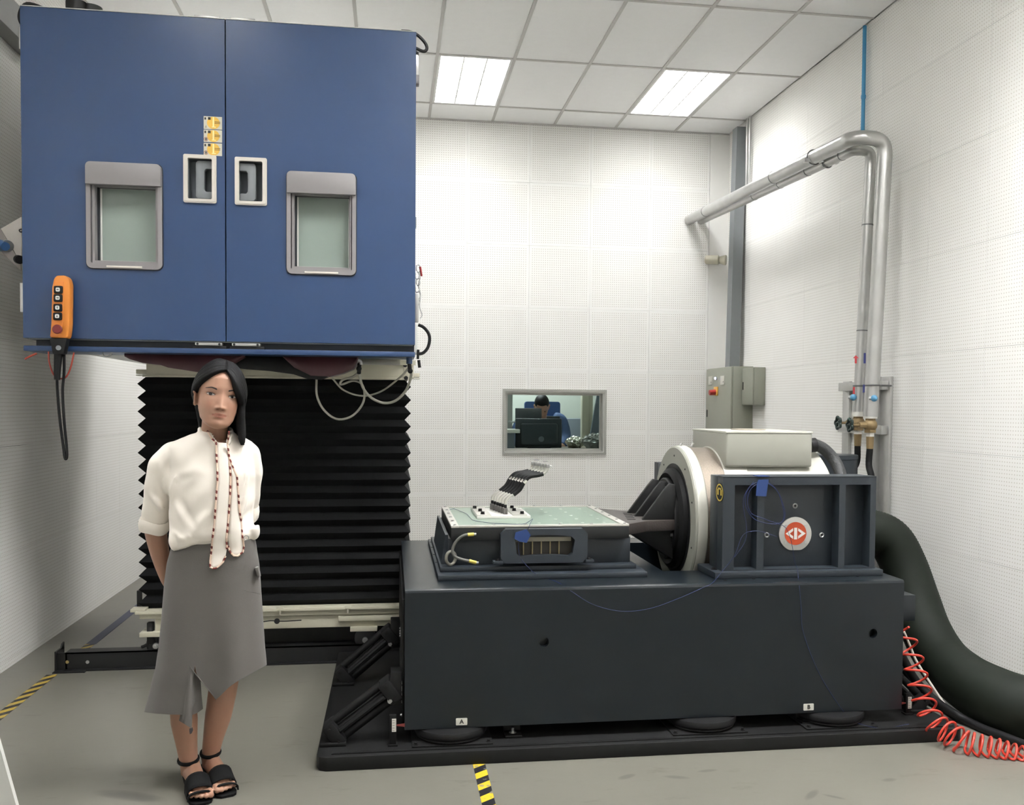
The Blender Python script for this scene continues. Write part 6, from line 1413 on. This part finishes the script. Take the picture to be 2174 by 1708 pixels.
# --- tie bands with braided edging
def band(name, left, right, m, off):
    mb = MB(); rows = []
    for (xa, ya), (xb, yb) in zip(left, right):
        rows.append([front(xa+(xb-xa)*f, ya+(yb-ya)*f, off+.002*math.sin(math.pi*f)) for f in (0, .25, .5, .75, 1)])
    ys = rows
    # keep the band from dipping where the blouse bulges
    for r in range(1, len(rows)):
        for i in range(5):
            if rows[r][i].y > rows[r-1][i].y+.02: rows[r][i].y = rows[r-1][i].y+.02
    mb.grid(rows); o = mb.build(name, M_blouse, blouse, smooth=180)
    so = o.modifiers.new('thickness', 'SOLIDIFY'); so.thickness = .002
    return o
Lb = [(456, 939), (458.5, 970), (461.5, 1000), (462, 1020), (460, 1050), (458, 1080), (456, 1110), (452, 1140), (448, 1170), (446, 1190), (446, 1203), (452, 1206)]
Rb = [(480, 943), (485, 970), (488, 1000), (489, 1020), (488, 1050), (486, 1080), (484, 1110), (481, 1140), (480.5, 1165), (478, 1180), (472, 1194), (464, 1201)]
band('tie_band', Lb, Rb, M_blouse, .007)
L2 = [(489, 985), (491, 1010), (490, 1050), (488, 1080), (486, 1110), (484, 1140), (483, 1160), (487, 1172), (494, 1179)]
R2 = [(490, 987), (502, 1012), (505, 1050), (506.5, 1080), (510, 1110), (513, 1140), (515, 1162), (513, 1174), (503, 1181)]
band('tie_band', L2, R2, M_blouse, .006)
M_cordd = mat('cord_maroon', (112, 46, 40), .7, var=.1, scale=60); M_cordw = mat('cord_cream', (222, 196, 176), .7, var=.1, scale=60)
def cord(path, off):
    P = [front(x, y, off) for x, y in path]; Q = []
    for r in range(1, len(P)):
        if P[r].y > P[r-1].y+.02: P[r].y = P[r-1].y+.015
    for a, b_ in zip(P, P[1:]):
        n = max(1, int((b_-a).length/.0055))
        for k in range(n): Q.append(a.lerp(b_, k/n))
    Q.append(P[-1]); md, mw = MB(), MB()
    for i in range(len(Q)-1):
        d = (Q[i+1]-Q[i]); tgt = md if (i % 4 in (0, 1) and (i//4) % 3 != 2) else mw
        tgt.tube([Q[i]-d*.25+Vector((.0006*(1 if i % 2 else -1), 0, 0)), Q[i]+d*.5, Q[i+1]+d*.25], [.0034, .0038, .0034], n=7, smooth=False)
    for mb_, m, nm in ((md, M_cordd, 'braided_cord'), (mw, M_cordw, 'braided_cord')):
        o = mb_.build(nm, m, blouse, smooth=80); o['kind'] = 'stuff'
cord([(427, 908), (434, 916), (445, 930), (455, 939)]+Lb+[(458, 1206), (466, 1200), (473, 1193), (478, 1181)], .009)
cord([(487, 916), (484, 930), (481, 942)]+Rb[1:9], .009)
cord([(487, 976), (494, 994)]+R2[1:]+[(495, 1180)]+L2[::-1][1:3], .009)
# --- sandals
M_suede = mat('black_suede', (9, 9, 10), .85, var=.2, scale=60, spec=.25)
def sandal(heel, ball, toe, ank, d, s, lab):
    t = MB(); up = Vector((0, 0, 1)); L = (toe-heel).length
    prof = [(-.035, .024), (-.02, .031), (.03, .033), (.10, .034), (.16, .041), (.20, .043), (L-.045, .043), (L-.022, .036), (L-.010, .022)]
    n = len(prof); lo, hi = [], []
    outline = [(u, w) for u, w in prof]+[(u, -w) for u, w in prof[::-1]]
    b = bmesh.new(); bot, top = [], []
    for u, w in outline:
        f = max(0, min(1, u/(L*.72))); z = .026*(1-f)+.010*f; zb = .0 if (u < .045 or u > L*.5) else .0
        p = Vector((heel.x, heel.y, 0))+d*u+s*w; bot.append(b.verts.new(p+up*.001)); top.append(b.verts.new(p+up*z))
    b.faces.new(bot[::-1]); b.faces.new(top)
    m_ = len(outline)
    for k in range(m_): b.faces.new((bot[k], bot[(k+1) % m_], top[(k+1) % m_], top[k]))
    t._merge(b); o = t.build('sandal', M_suede, wo, smooth=30)
    def strap(u0, u1, wid, hgt, nm, thick=.003):
        rows = []
        for i in range(6):
            u = u0+(u1-u0)*i/5; row = []
            for k in range(13):
                a = math.pi*k/12; c = Vector((heel.x, heel.y, .012))+d*(u+.006*math.sin(a))
                row.append(c+s*(wid+.001)*math.cos(a)+up*(hgt(u)*math.sin(a)**.5))
            rows.append(row)
        q = MB(); q.grid(rows); ob = q.build(nm, M_suede, o, smooth=180); sd = ob.modifiers.new('thickness', 'SOLIDIFY'); sd.thickness = thick; sd.offset = 1
    strap(L*.57, L*.80, .0435, lambda u: .074-.42*(u-L*.57), 'front_strap', .004)
    strap(L*.85, L*.89, .0435, lambda u: .031, 'toe_strap', .005)
    ra = .0372
    q = MB(); q.tube([ank+Vector((ra*math.cos(a), ra*(1.15 if math.sin(a) < 0 else 1.05)*math.sin(a), .004*math.sin(a))) for a in [k*math.pi/8 for k in range(16)]], .0052, n=8, closed=True, sub=3)
    for v in q.bm.verts: v.co.z += (v.co.z-ank.z)*.5
    q.build('ankle_strap', M_suede, o, smooth=80)
    q = MB(); hb = Vector((heel.x, heel.y, .02))-d*.03
    q.tube([ank+Vector((-ra, .01, 0)), (ank+Vector((-ra, .02, 0))).lerp(hb-s*.015, .6)-s*.004, hb-s*.024+d*.02], .004, n=8); q.build('heel_strap', M_suede, o)
    q = MB(); c = ank+Vector((-ra-.004, -.004, -.004)); q.tube([c+Vector((0, -.006, -.008)), c+Vector((0, .006, -.008)), c+Vector((0, .006, .008)), c+Vector((0, -.006, .008))], .0012, n=6, closed=True, smooth=False); q.build('buckle', M_steel, o)
    return o
sandal(hA_, bA, tA, pt(400, 1611, 3.89), dA, sA, ''); sandal(hB_, bB, tB, pt(447, 1596, 3.955), dB, sB, '')
# ================================================================ the man behind the window
ma = thing('person', (1.55, 10.25, 0), 'man in a blue work jacket bent over a desk behind the observation window', 'person')
mh = at_y(1152, 863, 10.2)
Mm = Matrix.Translation(mh+Vector((0, .06, 0))) @ Matrix.Rotation(math.radians(-8), 4, 'Z') @ Matrix.Rotation(math.radians(40), 4, 'X')
mb = MB(); head_mesh(mb, Mm, sc=1.02)
q = lambda x, y, Y=10.3: at_y(x, y, Y)
mb.tube([mh+Vector((0, .07, -.05)), q(1150, 888, 10.32), q(1149, 905, 10.35)], [.055, .058, .08], n=18)
mb.tube([q(1149, 895, 10.36), q(1149, 930, 10.38), q(1149, 985, 10.4), q(1149, 1030, 10.4)], [.12, .17, .17, .17], n=20)
mb.tube([q(1112, 892, 10.34), q(1100, 925, 10.3), q(1104, 948, 10.15), q(1125, 943, 9.95)], [.06, .055, .045, .035], n=14); mb.tube([q(1186, 892, 10.34), q(1196, 925, 10.3), q(1192, 948, 10.15), q(1170, 943, 9.95)], [.06, .055, .045, .035], n=14)
remeshed(mb, 'body', mat('skin_man', (176, 138, 118), .55), ma, .008, 1)
M_jkt = mat('blue_jacket', (70, 92, 130), .8, var=.12, scale=10)
mb = MB(); mb.tube([q(1149, 886, 10.33), q(1149, 900, 10.36), q(1149, 930, 10.38), q(1149, 985, 10.4), q(1149, 1030, 10.4)], [.08, .15, .2, .2, .19], n=22)
mb.tube([q(1125, 886, 10.34), q(1108, 894, 10.34), q(1097, 925, 10.3), q(1103, 948, 10.15)], [.06, .075, .07, .055], n=14); mb.tube([q(1175, 886, 10.34), q(1190, 893, 10.34), q(1199, 925, 10.3), q(1194, 948, 10.15)], [.06, .075, .07, .055], n=14)
remeshed(mb, 'jacket', M_jkt, ma, .012, 2)
mb = MB(); mb.prism(rounded(q(1118, 880, 10.36).x, q(1194, 880, 10.36).x, q(1150, 900, 10.4).z, q(1150, 852, 10.4).z, .03), 'y', 10.5, 10.56)
single(mb, 'office_chair_back', mat('chair_blue', (62, 92, 140), .8), 'blue chair back behind the seated man', 'chair')
mb = MB(); b = bmesh.new(); bmesh.ops.create_uvsphere(b, u_segments=24, v_segments=16, radius=1)
for v in b.verts: 
    p = Vector((v.co.x*.081, v.co.y*.104+.012, v.co.z*.09+.045))
    if v.co.y < -.2 and v.co.z < .25: p.y = max(p.y, -.055); p.z = max(p.z, .045)
    v.co = Mm @ p
mb._merge(b); mb.build('hair', M_hair, ma, smooth=180)
for s in (-1, 1): MB().ball(Mm @ Vector((s*.034, -.0845, .002)), .006, n=8).build('eye', M_iris, ma)
